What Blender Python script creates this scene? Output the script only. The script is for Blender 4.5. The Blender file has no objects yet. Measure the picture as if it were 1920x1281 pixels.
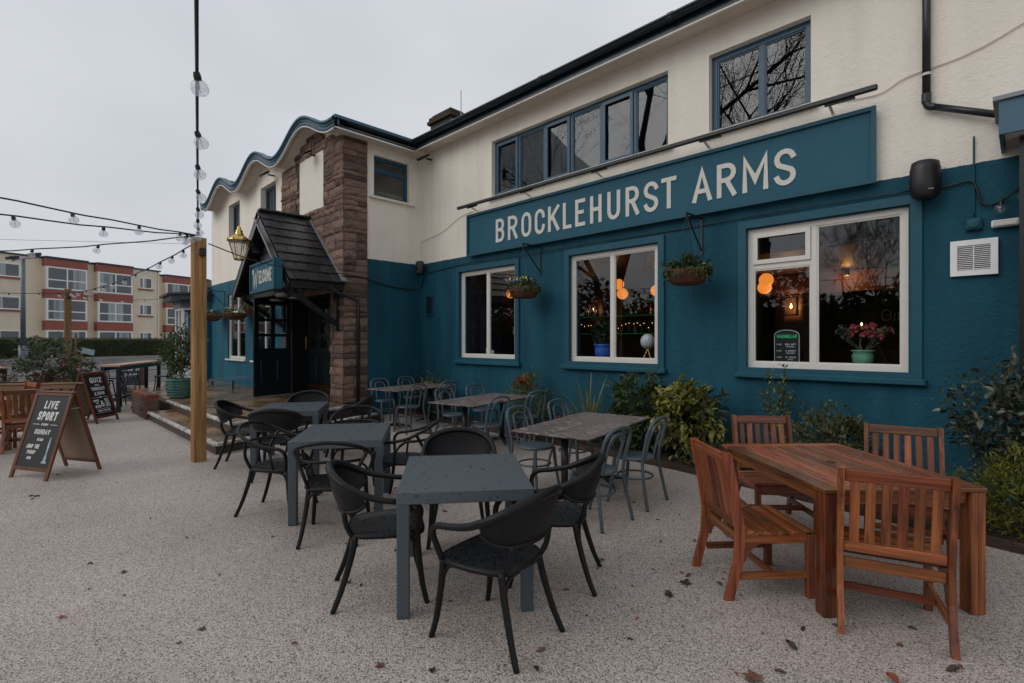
import bpy, math, random
from mathutils import Vector, Matrix
R = math.radians
rnd = random.Random(7)
sc = bpy.context.scene
col = sc.collection

# ------------------------------------------------------------------ camera, sky, sun, exposure
cam = bpy.data.cameras.new("Camera"); camo = bpy.data.objects.new("Camera", cam); col.objects.link(camo)
camo.location = (0, 0, 1.64); camo.rotation_euler = (R(90), 0, R(45))
cam.sensor_width = 36; cam.lens = 18; cam.clip_start = .05; cam.clip_end = 900
sc.camera = camo

world = bpy.data.worlds.new("World"); sc.world = world; world.use_nodes = True
wt = world.node_tree; wt.nodes.clear()
def wn(t, **k):
    n = wt.nodes.new(t)
    for a, b in k.items(): setattr(n, a, b)
    return n
sky = wn('ShaderNodeTexSky', sky_type='NISHITA', sun_disc=False)
sky.sun_elevation = R(36); sky.sun_rotation = R(200); sky.dust_density = 4; sky.air_density = 1.5
hs = wn('ShaderNodeHueSaturation'); hs.inputs['Saturation'].default_value = .25
wt.links.new(sky.outputs[0], hs.inputs['Color'])
b1 = wn('ShaderNodeBackground'); b1.inputs['Strength'].default_value = .07
wt.links.new(hs.outputs[0], b1.inputs['Color'])
tc = wn('ShaderNodeTexCoord')
nz = wn('ShaderNodeTexNoise'); nz.inputs['Scale'].default_value = 1.6; nz.inputs['Detail'].default_value = 3
wmp = wn('ShaderNodeMapping'); wmp.inputs['Scale'].default_value = (1, 1, 2.2)
wt.links.new(tc.outputs['Generated'], wmp.inputs[0]); wt.links.new(wmp.outputs[0], nz.inputs['Vector'])
rp = wn('ShaderNodeValToRGB')
rp.color_ramp.elements[0].position = .3; rp.color_ramp.elements[0].color = (.445, .463, .505, 1)
rp.color_ramp.elements[1].position = .72; rp.color_ramp.elements[1].color = (.585, .607, .645, 1)
wt.links.new(nz.outputs[0], rp.inputs[0])
b2 = wn('ShaderNodeBackground'); b2.inputs['Strength'].default_value = 1.22
wt.links.new(rp.outputs[0], b2.inputs['Color'])
mxs = wn('ShaderNodeMixShader'); mxs.inputs[0].default_value = .82
wo = wn('ShaderNodeOutputWorld')
wt.links.new(b1.outputs[0], mxs.inputs[1]); wt.links.new(b2.outputs[0], mxs.inputs[2]); wt.links.new(mxs.outputs[0], wo.inputs[0])

sun = bpy.data.lights.new("Sun", 'SUN'); suno = bpy.data.objects.new("Sun", sun); col.objects.link(suno)
sun.energy = .9; sun.angle = R(45); sun.color = (1, .97, .92)
suno.rotation_euler = (R(54), 0, R(-20))

sc.view_settings.view_transform = 'Standard'; sc.view_settings.look = 'None'
sc.view_settings.exposure = .2; sc.view_settings.gamma = 1
sc.view_settings.use_curve_mapping = False
sc.render.engine = 'CYCLES'; sc.cycles.max_bounces = 8; sc.cycles.transparent_max_bounces = 12
sc.cycles.use_denoising = True

# ------------------------------------------------------------------ mesh helpers
class MB:
    def __init__(s): s.v = []; s.f = []; s.m = []
    def add(s, vs, fs, mi=0):
        o = len(s.v); s.v += [tuple(v) for v in vs]
        for f in fs: s.f.append([i+o for i in f]); s.m.append(mi)
        return s
    def box(s, x0, x1, y0, y1, z0, z1, mi=0):
        vs = [(x, y, z) for x in (x0, x1) for y in (y0, y1) for z in (z0, z1)]
        return s.add(vs, [(0,1,3,2), (4,6,7,5), (0,4,5,1), (2,3,7,6), (0,2,6,4), (1,5,7,3)], mi)
    def cbox(s, dx, dy, dz, b=.004, at=(0,0,0), mi=0, M=None):
        hx, hy, hz = dx/2, dy/2, dz/2; b = min(b, hx*.45, hy*.45, hz*.45)
        vs = []; idx = {}
        for sx in (-1, 1):
            for sy in (-1, 1):
                for sz in (-1, 1):
                    for a in range(3):
                        q = [sx*(hx-b), sy*(hy-b), sz*(hz-b)]; q[a] = (sx*hx, sy*hy, sz*hz)[a]
                        idx[(sx, sy, sz, a)] = len(vs); vs.append(Vector(q))
        fs = []
        S = (-1, 1)
        for a in range(3):
            o1, o2 = [(1,2), (2,0), (0,1)][a]
            for sg in S:
                loop = []
                for (p, q) in ((-1,-1), (1,-1), (1,1), (-1,1)):
                    t = [0,0,0]; t[a] = sg; t[o1] = p; t[o2] = q; loop.append(idx[(*t, a)])
                fs.append(loop if sg > 0 else loop[::-1])
        for a in range(3):
            o1, o2 = [(1,2), (2,0), (0,1)][a]
            for p in S:
                for q in S:
                    t0 = [0,0,0]; t0[a] = -1; t0[o1] = p; t0[o2] = q; t1 = t0[:]; t1[a] = 1
                    L = [idx[(*t0, o1)], idx[(*t1, o1)], idx[(*t1, o2)], idx[(*t0, o2)]]
                    fs.append(L if p*q < 0 else L[::-1])
        for sx in S:
            for sy in S:
                for sz in S:
                    L = [idx[(sx, sy, sz, a)] for a in range(3)]
                    fs.append(L if sx*sy*sz > 0 else L[::-1])
        at = Vector(at)
        return s.add([((M @ v) if M else v)+at for v in vs], fs, mi)
    def bar(s, a, b, w, h, up=(0,0,1), bev=.003, mi=0):
        a, b = Vector(a), Vector(b); d = (b-a); L = d.length; d.normalize(); up = Vector(up)
        if abs(d.dot(up)) > .98: up = Vector((0, 1, 0))
        x = d.cross(up).normalized(); z = x.cross(d).normalized()
        M = Matrix((x, d, z)).transposed()
        return s.cbox(w, L, h, bev, (a+b)/2, mi, M)
    def tube(s, pts, r, n=8, cap=True, mi=0, closed=False):
        P = [Vector(p) for p in pts]; k = len(P); rr = r if isinstance(r, (list, tuple)) else [r]*k
        if closed:
            T = [(P[(i+1) % k]-P[i-1]).normalized() for i in range(k)]
        else:
            T = [(P[min(i+1, k-1)]-P[max(i-1, 0)]).normalized() for i in range(k)]
        ref = Vector((0,0,1)) if abs(T[0].z) < .9 else Vector((1,0,0))
        N = T[0].cross(ref).normalized(); vs = []
        for i in range(k):
            N = (N-T[i]*N.dot(T[i])).normalized(); B = T[i].cross(N)
            for j in range(n):
                a = 2*math.pi*j/n
                vs.append(P[i]+(N*math.cos(a)+B*math.sin(a))*rr[i])
        fs = []
        for i in range(k if closed else k-1):
            i2 = (i+1) % k
            for j in range(n):
                fs.append((i*n+j, i*n+(j+1) % n, i2*n+(j+1) % n, i2*n+j))
        if cap and not closed:
            fs.append(tuple(range(n-1, -1, -1))); fs.append(tuple((k-1)*n+j for j in range(n)))
        return s.add(vs, fs, mi)
    def lathe(s, prof, n=16, at=(0,0,0), mi=0):
        vs = []; k = len(prof)
        for (r, z) in prof:
            for j in range(n):
                a = 2*math.pi*j/n; vs.append((at[0]+r*math.cos(a), at[1]+r*math.sin(a), at[2]+z))
        fs = [(i*n+j, i*n+(j+1) % n, (i+1)*n+(j+1) % n, (i+1)*n+j) for i in range(k-1) for j in range(n)]
        fs.append(tuple(range(n-1, -1, -1))); fs.append(tuple((k-1)*n+j for j in range(n)))
        return s.add(vs, fs, mi)
    def prism(s, poly, z0, z1, mi=0):
        k = len(poly); vs = [(x, y, z0) for x, y in poly]+[(x, y, z1) for x, y in poly]
        fs = [tuple(range(k-1, -1, -1)), tuple(range(k, 2*k))]+[(i, (i+1) % k, k+(i+1) % k, k+i) for i in range(k)]
        return s.add(vs, fs, mi)
    def mesh(s, name, mats, smooth=False):
        me = bpy.data.meshes.new(name); me.from_pydata(s.v, [], s.f)
        for m in (mats if isinstance(mats, (list, tuple)) else [mats]): me.materials.append(m)
        if len(me.materials) > 1: me.polygons.foreach_set('material_index', s.m)
        if smooth: me.polygons.foreach_set('use_smooth', [True]*len(me.polygons))
        me.update(); return me
    def build(s, name, mats, parent=None, smooth=False, loc=(0,0,0), rot=(0,0,0)):
        return link(name, s.mesh(name, mats, smooth), parent, loc, rot)
def link(name, data, parent=None, loc=(0,0,0), rot=(0,0,0), scale=None):
    o = bpy.data.objects.new(name, data); col.objects.link(o); o.parent = parent; o.location = loc; o.rotation_euler = rot
    if scale: o.scale = scale
    return o
def tag(o, label=None, cat=None, group=None, kind=None):
    if label: o['label'] = label
    if cat: o['category'] = cat
    if group: o['group'] = group
    if kind: o['kind'] = kind
    return o
def thing(name, label, cat, loc=(0,0,0), rz=0, group=None):
    return tag(link(name, None, None, loc, (0,0,R(rz))), label, cat, group)
KIDS = {}
def copy_tree(o, parent=None):
    c = o.copy(); col.objects.link(c); c.parent = parent
    for ch in [x for x in bpy.data.objects if x.parent == o] if o.name not in KIDS else KIDS[o.name]: copy_tree(ch, c)
    return c
def remember(o):
    ch = [x for x in bpy.data.objects if x.parent == o]; KIDS[o.name] = ch
    for c in ch: remember(c)
def place(proto, used, loc, rz, label, group):
    o = proto if not used[0] else copy_tree(proto)
    used[0] = True; o.location = loc; o.rotation_euler = (0, 0, R(rz)); o['label'] = label; o['group'] = group
    return o
def smoothpath(pts, k=6, closed=False):
    P = [Vector(p) for p in pts]; n = len(P); out = []
    for i in range(n if closed else n-1):
        g = (lambda j: P[j % n]) if closed else (lambda j: P[min(max(j, 0), n-1)])
        a, b, c, d = g(i-1), g(i), g(i+1), g(i+2)
        for q in range(k):
            t = q/k
            out.append(.5*((2*b)+(c-a)*t+(2*a-5*b+4*c-d)*t*t+(3*b-a-3*c+d)*t**3))
    if not closed: out.append(P[-1])
    return out

# ------------------------------------------------------------------ materials
def newmat(name):
    m = bpy.data.materials.new(name); m.use_nodes = True; nt = m.node_tree
    return m, nt, nt.nodes['Principled BSDF']
def N(nt, t, **k):
    n = nt.nodes.new(t)
    for a, b in k.items(): setattr(n, a, b)
    return n
def ramp(nt, stops):
    r = N(nt, 'ShaderNodeValToRGB'); e = r.color_ramp.elements
    while len(e) < len(stops): e.new(.5)
    for x, (p, c) in zip(e, stops): x.position = p; x.color = (*c, 1)
    return r
def sc3(c, f): return tuple(min(1, x*f) for x in c)
def mat(name, c, rough=.6, var=.15, nscale=6, bump=0, bscale=60, metal=0, spec=.5, coord='Object', stretch=None, c2=None, bdist=.01, objvar=0):
    """paint or plain stuff: base colour mottled by noise, optional fine relief"""
    m, nt, p = newmat(name); L = nt.links.new
    t = N(nt, 'ShaderNodeTexCoord'); src = t.outputs[coord]
    if stretch:
        mp = N(nt, 'ShaderNodeMapping'); mp.inputs['Scale'].default_value = stretch; L(src, mp.inputs[0]); src = mp.outputs[0]
    n = N(nt, 'ShaderNodeTexNoise'); n.inputs['Scale'].default_value = nscale; n.inputs['Detail'].default_value = 6; n.inputs['Roughness'].default_value = .65
    L(src, n.inputs['Vector'])
    r = ramp(nt, [(.3, sc3(c, 1-var)), (.7, c2 if c2 else sc3(c, 1+var))]); L(n.outputs[0], r.inputs[0])
    out = r.outputs[0]
    if objvar:
        oi = N(nt, 'ShaderNodeObjectInfo'); h = N(nt, 'ShaderNodeHueSaturation')
        mr = N(nt, 'ShaderNodeMapRange'); mr.inputs[3].default_value = 1-objvar; mr.inputs[4].default_value = 1+objvar
        L(oi.outputs['Random'], mr.inputs[0]); L(mr.outputs[0], h.inputs['Value']); L(out, h.inputs['Color']); out = h.outputs[0]
    L(out, p.inputs['Base Color'])
    p.inputs['Roughness'].default_value = rough; p.inputs['Metallic'].default_value = metal; p.inputs['Specular IOR Level'].default_value = spec
    if bump:
        n2 = N(nt, 'ShaderNodeTexNoise'); n2.inputs['Scale'].default_value = bscale; n2.inputs['Detail'].default_value = 5; L(src, n2.inputs['Vector'])
        b = N(nt, 'ShaderNodeBump'); b.inputs['Strength'].default_value = bump; b.inputs['Distance'].default_value = bdist
        L(n2.outputs[0], b.inputs['Height']); L(b.outputs[0], p.inputs['Normal'])
    return m
def wood(name, c0, c1, axis, rough=.5, objvar=.25, scale=1.0, spec=.4):
    m, nt, p = newmat(name); L = nt.links.new
    t = N(nt, 'ShaderNodeTexCoord'); mp = N(nt, 'ShaderNodeMapping'); oi = N(nt, 'ShaderNodeObjectInfo')
    s = [38*scale]*3; s[axis] = 2.2*scale; mp.inputs['Scale'].default_value = s
    ad = N(nt, 'ShaderNodeVectorMath', operation='ADD'); cm = N(nt, 'ShaderNodeCombineXYZ')
    mu = N(nt, 'ShaderNodeMath', operation='MULTIPLY'); mu.inputs[1].default_value = 40
    L(oi.outputs['Random'], mu.inputs[0]); L(mu.outputs[0], cm.inputs[0]); L(mu.outputs[0], cm.inputs[1]); L(mu.outputs[0], cm.inputs[2])
    L(t.outputs['Object'], mp.inputs[0]); L(mp.outputs[0], ad.inputs[0]); L(cm.outputs[0], ad.inputs[1])
    n = N(nt, 'ShaderNodeTexNoise'); n.inputs['Scale'].default_value = 1; n.inputs['Detail'].default_value = 5; n.inputs['Distortion'].default_value = .6
    L(ad.outputs[0], n.inputs['Vector'])
    r = ramp(nt, [(.28, c0), (.55, tuple((a+b)/2 for a, b in zip(c0, c1))), (.75, c1)]); L(n.outputs[0], r.inputs[0])
    h = N(nt, 'ShaderNodeHueSaturation'); mr = N(nt, 'ShaderNodeMapRange'); mr.inputs[3].default_value = 1-objvar; mr.inputs[4].default_value = 1+objvar
    L(oi.outputs['Random'], mr.inputs[0]); L(mr.outputs[0], h.inputs['Value']); L(r.outputs[0], h.inputs['Color'])
    mr2 = N(nt, 'ShaderNodeMapRange'); mr2.inputs[3].default_value = .488; mr2.inputs[4].default_value = .510
    fr = N(nt, 'ShaderNodeMath', operation='FRACT'); L(mu.outputs[0], fr.inputs[0]); L(fr.outputs[0], mr2.inputs[0]); L(mr2.outputs[0], h.inputs['Hue'])
    L(h.outputs[0], p.inputs['Base Color'])
    p.inputs['Roughness'].default_value = rough; p.inputs['Specular IOR Level'].default_value = spec
    b = N(nt, 'ShaderNodeBump'); b.inputs['Strength'].default_value = .25; b.inputs['Distance'].default_value = .003
    L(n.outputs[0], b.inputs['Height']); L(b.outputs[0], p.inputs['Normal'])
    return m
def leafmat(name, cols, rough=.42, trans=.25):
    m, nt, p = newmat(name); L = nt.links.new
    g = N(nt, 'ShaderNodeNewGeometry'); r = ramp(nt, [(i/(max(1, len(cols)-1)), c) for i, c in enumerate(cols)])
    L(g.outputs['Random Per Island'], r.inputs[0])
    n = N(nt, 'ShaderNodeTexNoise'); n.inputs['Scale'].default_value = 5; t = N(nt, 'ShaderNodeTexCoord'); L(t.outputs['Object'], n.inputs['Vector'])
    h = N(nt, 'ShaderNodeHueSaturation'); mr = N(nt, 'ShaderNodeMapRange'); mr.inputs[1].default_value = .3; mr.inputs[2].default_value = .7
    mr.inputs[3].default_value = .65; mr.inputs[4].default_value = 1.35
    L(n.outputs[0], mr.inputs[0]); L(mr.outputs[0], h.inputs['Value']); L(r.outputs[0], h.inputs['Color']); L(h.outputs[0], p.inputs['Base Color'])
    p.inputs['Roughness'].default_value = rough
    tr = N(nt, 'ShaderNodeBsdfTranslucent'); L(h.outputs[0], tr.inputs['Color'])
    mx = N(nt, 'ShaderNodeMixShader'); mx.inputs[0].default_value = trans
    o = nt.nodes['Material Output']; L(p.outputs[0], mx.inputs[1]); L(tr.outputs[0], mx.inputs[2]); L(mx.outputs[0], o.inputs['Surface'])
    return m
def glass(name, f0=.05, tint=(.93, .96, .97), rough=0.0, haze=0):
    m, nt, p = newmat(name); L = nt.links.new; nt.nodes.remove(p)
    f = N(nt, 'ShaderNodeLayerWeight'); f.inputs['Blend'].default_value = .5
    pw = N(nt, 'ShaderNodeMath', operation='POWER'); pw.inputs[1].default_value = 5; L(f.outputs['Facing'], pw.inputs[0])
    ma = N(nt, 'ShaderNodeMath', operation='MULTIPLY_ADD'); ma.inputs[1].default_value = 1-f0; ma.inputs[2].default_value = f0; L(pw.outputs[0], ma.inputs[0])
    a = N(nt, 'ShaderNodeBsdfTransparent'); a.inputs[0].default_value = (*tint, 1)
    g = N(nt, 'ShaderNodeBsdfGlossy'); g.inputs['Roughness'].default_value = rough
    t = N(nt, 'ShaderNodeTexCoord'); n = N(nt, 'ShaderNodeTexNoise'); n.inputs['Scale'].default_value = 1.6; L(t.outputs['Object'], n.inputs['Vector'])
    b = N(nt, 'ShaderNodeBump'); b.inputs['Strength'].default_value = .012; b.inputs['Distance'].default_value = .02
    L(n.outputs[0], b.inputs['Height']); L(b.outputs[0], g.inputs['Normal'])
    base = a.outputs[0]
    if haze:
        df = N(nt, 'ShaderNodeBsdfTranslucent'); df.inputs[0].default_value = (.85, .86, .9, 1); hm = N(nt, 'ShaderNodeMixShader'); hm.inputs[0].default_value = haze
        L(a.outputs[0], hm.inputs[1]); L(df.outputs[0], hm.inputs[2]); base = hm.outputs[0]
    mx = N(nt, 'ShaderNodeMixShader'); L(ma.outputs[0], mx.inputs[0]); L(base, mx.inputs[1]); L(g.outputs[0], mx.inputs[2])
    L(mx.outputs[0], nt.nodes['Material Output'].inputs['Surface'])
    return m
def emit(name, c, st):
    m, nt, p = newmat(name)
    p.inputs['Base Color'].default_value = (*c, 1); p.inputs['Emission Color'].default_value = (*c, 1); p.inputs['Emission Strength'].default_value = st
    return m

TEAL = (.011, .077, .116)
def wall_paint(name, zs, lower, upper, bump=.42, bscale=48):
    """hand painted render: one colour below the paint line, another above"""
    m, nt, p = newmat(name); L = nt.links.new
    t = N(nt, 'ShaderNodeTexCoord'); sp = N(nt, 'ShaderNodeSeparateXYZ'); L(t.outputs['Object'], sp.inputs[0])
    n = N(nt, 'ShaderNodeTexNoise'); n.inputs['Scale'].default_value = 9; n.inputs['Detail'].default_value = 4; L(t.outputs['Object'], n.inputs['Vector'])
    ma = N(nt, 'ShaderNodeMath', operation='MULTIPLY_ADD'); ma.inputs[1].default_value = .035; L(n.outputs[0], ma.inputs[0]); L(sp.outputs[2], ma.inputs[2])
    gt = N(nt, 'ShaderNodeMath', operation='GREATER_THAN'); gt.inputs[1].default_value = zs+.017; L(ma.outputs[0], gt.inputs[0])
    # weather staining: streaks that run down the wall
    n2 = N(nt, 'ShaderNodeTexNoise'); n2.inputs['Scale'].default_value = 1; n2.inputs['Detail'].default_value = 6
    mp = N(nt, 'ShaderNodeMapping'); mp.inputs['Scale'].default_value = (3.2, 3.2, .55); L(t.outputs['Object'], mp.inputs[0]); L(mp.outputs[0], n2.inputs['Vector'])
    r1 = ramp(nt, [(.32, sc3(lower, .78)), (.68, sc3(lower, 1.2))]); L(n2.outputs[0], r1.inputs[0])
    r2 = ramp(nt, [(.25, (upper[0]*.92, upper[1]*.91, upper[2]*.88)), (.5, upper), (.75, sc3(upper, 1.06))]); L(n2.outputs[0], r2.inputs[0])
    mx = N(nt, 'ShaderNodeMix', data_type='RGBA'); L(gt.outputs[0], mx.inputs['Factor']); L(r1.outputs[0], mx.inputs['A']); L(r2.outputs[0], mx.inputs['B'])
    L(mx.outputs['Result'], p.inputs['Base Color']); p.inputs['Roughness'].default_value = .65; p.inputs['Specular IOR Level'].default_value = .2
    n3 = N(nt, 'ShaderNodeTexNoise'); n3.inputs['Scale'].default_value = bscale; n3.inputs['Detail'].default_value = 3; n3.inputs['Distortion'].default_value = 1.2; L(t.outputs['Object'], n3.inputs['Vector'])
    n4 = N(nt, 'ShaderNodeTexNoise'); n4.inputs['Scale'].default_value = 14; n4.inputs['Detail'].default_value = 4; L(t.outputs['Object'], n4.inputs['Vector'])
    ad = N(nt, 'ShaderNodeMath', operation='ADD'); L(n3.outputs[0], ad.inputs[0]); L(n4.outputs[0], ad.inputs[1])
    b = N(nt, 'ShaderNodeBump'); b.inputs['Strength'].default_value = bump; b.inputs['Distance'].default_value = .03
    L(ad.outputs[0], b.inputs['Height']); L(b.outputs[0], p.inputs['Normal'])
    return m
CREAM = (.86, .80, .705)
M = {}
M['wall'] = wall_paint('painted_render', 3.45, TEAL, CREAM)
M['wing'] = wall_paint('painted_render_wing', 3.55, sc3(TEAL, 1.35), CREAM, .2, 40)
M['cream'] = mat('cream_paint', (.74, .69, .61), .5, .06, 8, .1, 40)
M['soffit'] = mat('soffit_paint', (.66, .58, .48), .6, .08, 5, .1, 30)
M['teal'] = mat('teal_joinery', (.011, .083, .120), .5, .10, 5, .05, 40, spec=.3)
M['tealsign'] = mat('sign_teal', (.020, .098, .148), .5, .06, 2.5, .03, 30, spec=.2)
M['winblue'] = mat('window_blue', (.02, .075, .13), .35, .1, 8)
M['fascia'] = mat('fascia_blue', (.03, .10, .16), .4, .15, 5, .1, 20)
M['gutter'] = mat('gutter_dark', (.008, .022, .032), .28, .2, 6)
M['white'] = mat('white_paint', (.70, .67, .62), .4, .05, 10, .08, 30)
M['upvc'] = mat('white_plastic', (.84, .84, .84), .35, .04, 10)
M['letters'] = mat('letter_cream', (.64, .62, .56), .5, .04, 10)
M['black'] = mat('black_plastic', (.012, .012, .014), .42, .2, 10)
M['blackmetal'] = mat('black_metal', (.014, .014, .015), .38, .2, 10)
M['blackpaint'] = mat('black_joinery', (.008, .010, .012), .3, .2, 5)
M['doorgreen'] = mat('black_green_door', (.008, .014, .017), .25, .15, 4)
M['gloss'] = mat('downpipe_black', (.018, .018, .022), .3, .15, 6)
M['stone'] = mat('red_sandstone', (.25, .145, .108), .85, .4, 5, 1, 26, objvar=.5, bdist=.04, c2=(.41, .275, .215))
M['mortar'] = mat('stone_mortar', (.10, .075, .06), .95, .3, 12, .5, 40)
M['slate'] = mat('roof_slate', (.026, .026, .028), .30, .4, 9, .5, 30, objvar=.4)
M['lead'] = mat('lead_flashing', (.20, .215, .24), .5, .2, 9, .2, 20)
M['roof'] = mat('roof_felt', (.05, .05, .052), .8, .3, 4, .3, 30)
M['brick'] = mat('red_brick', (.22, .055, .035), .75, .3, 18, .4, 60, objvar=.3)
M['brickdark'] = mat('brown_brick', (.10, .06, .042), .8, .3, 18, .5, 60, objvar=.3)
M['brass'] = mat('brass', (.62, .42, .13), .22, .15, 8, metal=1)
M['steel'] = mat('galvanised', (.30, .31, .32), .4, .2, 12, metal=.8)
M['pane'] = glass('window_glass', .055)
M['paneup'] = glass('window_glass_upper', .042, (.84, .88, .9), .006)
M['bulb'] = glass('bulb_glass', .07, (.93, .94, .96), 0, .22)
M['globe'] = emit('lamp_orange', (1, .29, .045), .82)
M['flame'] = emit('lamp_warm', (1, .5, .15), 6)
M['diffuser'] = mat('lamp_diffuser', (.6, .6, .58), .3)
M['inwall'] = mat('dark_panel_wall', (.055, .024, .015), .5, .3, 3)
M['innavy'] = mat('navy_wall', (.010, .022, .035), .6, .2, 3)
M['infloor'] = mat('dark_floor', (.03, .02, .015), .35, .3, 4)
M['inwood'] = wood('bar_wood', (.04, .018, .01), (.09, .04, .02), 0)
M['table'] = None
def gravel_mat():
    m, nt, p = newmat('resin_gravel'); L = nt.links.new
    t = N(nt, 'ShaderNodeTexCoord')
    v = N(nt, 'ShaderNodeTexVoronoi'); v.inputs['Scale'].default_value = 165; L(t.outputs['Object'], v.inputs['Vector'])
    sp = N(nt, 'ShaderNodeSeparateColor'); L(v.outputs['Color'], sp.inputs[0])
    r = ramp(nt, [(0, (.05, .04, .036)), (.10, (.13, .105, .095)), (.2, (.385, .325, .288)), (.6, (.525, .452, .405)), (1, (.72, .645, .59))]); L(sp.outputs[0], r.inputs[0])
    r2 = ramp(nt, [(0, (1, 1, 1)), (.55, (.94, .94, .94)), (.9, (.52, .50, .48))]); L(v.outputs['Distance'], r2.inputs[0])
    mx = N(nt, 'ShaderNodeMix', data_type='RGBA', blend_type='MULTIPLY'); mx.inputs['Factor'].default_value = .9
    L(r.outputs[0], mx.inputs['A']); L(r2.outputs[0], mx.inputs['B'])
    n = N(nt, 'ShaderNodeTexNoise'); n.inputs['Scale'].default_value = .55; n.inputs['Detail'].default_value = 8; n.inputs['Roughness'].default_value = .62; L(t.outputs['Object'], n.inputs['Vector'])
    mr = N(nt, 'ShaderNodeMapRange'); mr.inputs[1].default_value = .3; mr.inputs[2].default_value = .7; mr.inputs[3].default_value = .80; mr.inputs[4].default_value = 1.10
    L(n.outputs[0], mr.inputs[0]); h = N(nt, 'ShaderNodeHueSaturation'); L(mr.outputs[0], h.inputs['Value']); L(mx.outputs['Result'], h.inputs['Color']); L(h.outputs[0], p.inputs['Base Color'])
    p.inputs['Roughness'].default_value = .55
    inv = N(nt, 'ShaderNodeMath', operation='SUBTRACT'); inv.inputs[0].default_value = 1; L(v.outputs['Distance'], inv.inputs[1])
    b = N(nt, 'ShaderNodeBump'); b.inputs['Strength'].default_value = .6; b.inputs['Distance'].default_value = .004; L(inv.outputs[0], b.inputs['Height']); L(b.outputs[0], p.inputs['Normal'])
    return m
M['gravel'] = gravel_mat()
def wet_mat(name, c, rough0=.18, rough1=.5, nscale=1.2, var=.25, bscale=80, bump=.3):
    m, nt, p = newmat(name); L = nt.links.new; t = N(nt, 'ShaderNodeTexCoord')
    n = N(nt, 'ShaderNodeTexNoise'); n.inputs['Scale'].default_value = nscale; n.inputs['Detail'].default_value = 5; L(t.outputs['Object'], n.inputs['Vector'])
    oi = N(nt, 'ShaderNodeObjectInfo'); h = N(nt, 'ShaderNodeHueSaturation'); mo = N(nt, 'ShaderNodeMapRange'); mo.inputs[3].default_value = .75; mo.inputs[4].default_value = 1.25
    r = ramp(nt, [(.3, sc3(c, 1-var)), (.7, sc3(c, 1+var))]); L(n.outputs[0], r.inputs[0]); L(oi.outputs['Random'], mo.inputs[0]); L(mo.outputs[0], h.inputs['Value']); L(r.outputs[0], h.inputs['Color']); L(h.outputs[0], p.inputs['Base Color'])
    mr = N(nt, 'ShaderNodeMapRange'); mr.inputs[1].default_value = .4; mr.inputs[2].default_value = .62; mr.inputs[3].default_value = rough0; mr.inputs[4].default_value = rough1
    L(n.outputs[0], mr.inputs[0]); L(mr.outputs[0], p.inputs['Roughness'])
    n2 = N(nt, 'ShaderNodeTexNoise'); n2.inputs['Scale'].default_value = bscale; L(t.outputs['Object'], n2.inputs['Vector'])
    b = N(nt, 'ShaderNodeBump'); b.inputs['Strength'].default_value = bump; b.inputs['Distance'].default_value = .004; L(n2.outputs[0], b.inputs['Height']); L(b.outputs[0], p.inputs['Normal'])
    return m
M['asphalt'] = wet_mat('wet_asphalt', (.085, .085, .09), .28, .55, .5)
M['tarmac'] = wet_mat('tarmac_ground', (.10, .098, .095), .4, .7, .4)
M['slab'] = wet_mat('wet_slab', (.20, .125, .065), .12, .42, 1.7, .3)
M['edge'] = mat('chipped_white_edge', (.10, .09, .085), .6, .1, 9, .3, 30, c2=(.75, .73, .7))
M['riser'] = mat('riser_brick', (.06, .045, .038), .6, .4, 7, .4, 30)
M['soil'] = mat('bark_mulch', (.022, .014, .010), .9, .6, 30, 1, 45, c2=(.06, .035, .022), bdist=.04)
M['edging'] = wood('edging_board', (.035, .02, .014), (.09, .05, .03), 0, .7)
M['vergegrass'] = mat('verge_grass', (.075, .085, .025), .9, .35, 2, .6, 60)
def table_mat():
    m, nt, p = newmat('slate_blue_tabletop'); L = nt.links.new; t = N(nt, 'ShaderNodeTexCoord')
    v = N(nt, 'ShaderNodeTexNoise'); v.inputs['Scale'].default_value = 34; v.inputs['Detail'].default_value = 2; L(t.outputs['Object'], v.inputs['Vector'])
    d = ramp(nt, [(.64, (0, 0, 0)), (.69, (1, 1, 1))]); L(v.outputs[0], d.inputs[0])
    mx = N(nt, 'ShaderNodeMix', data_type='RGBA'); mx.inputs['A'].default_value = (.076, .096, .112, 1); mx.inputs['B'].default_value = (.046, .059, .070, 1)
    L(d.outputs[0], mx.inputs['Factor']); L(mx.outputs['Result'], p.inputs['Base Color'])
    mr = N(nt, 'ShaderNodeMapRange'); mr.inputs[3].default_value = .42; mr.inputs[4].default_value = .08; L(d.outputs[0], mr.inputs[0]); L(mr.outputs[0], p.inputs['Roughness'])
    b = N(nt, 'ShaderNodeBump'); b.inputs['Strength'].default_value = .5; b.inputs['Distance'].default_value = .003; L(d.outputs[0], b.inputs['Height']); L(b.outputs[0], p.inputs['Normal'])
    return m
M['table'] = table_mat()
M['tableleg'] = mat('slate_blue_metal', (.058, .076, .092), .4, .08, 6)
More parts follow.
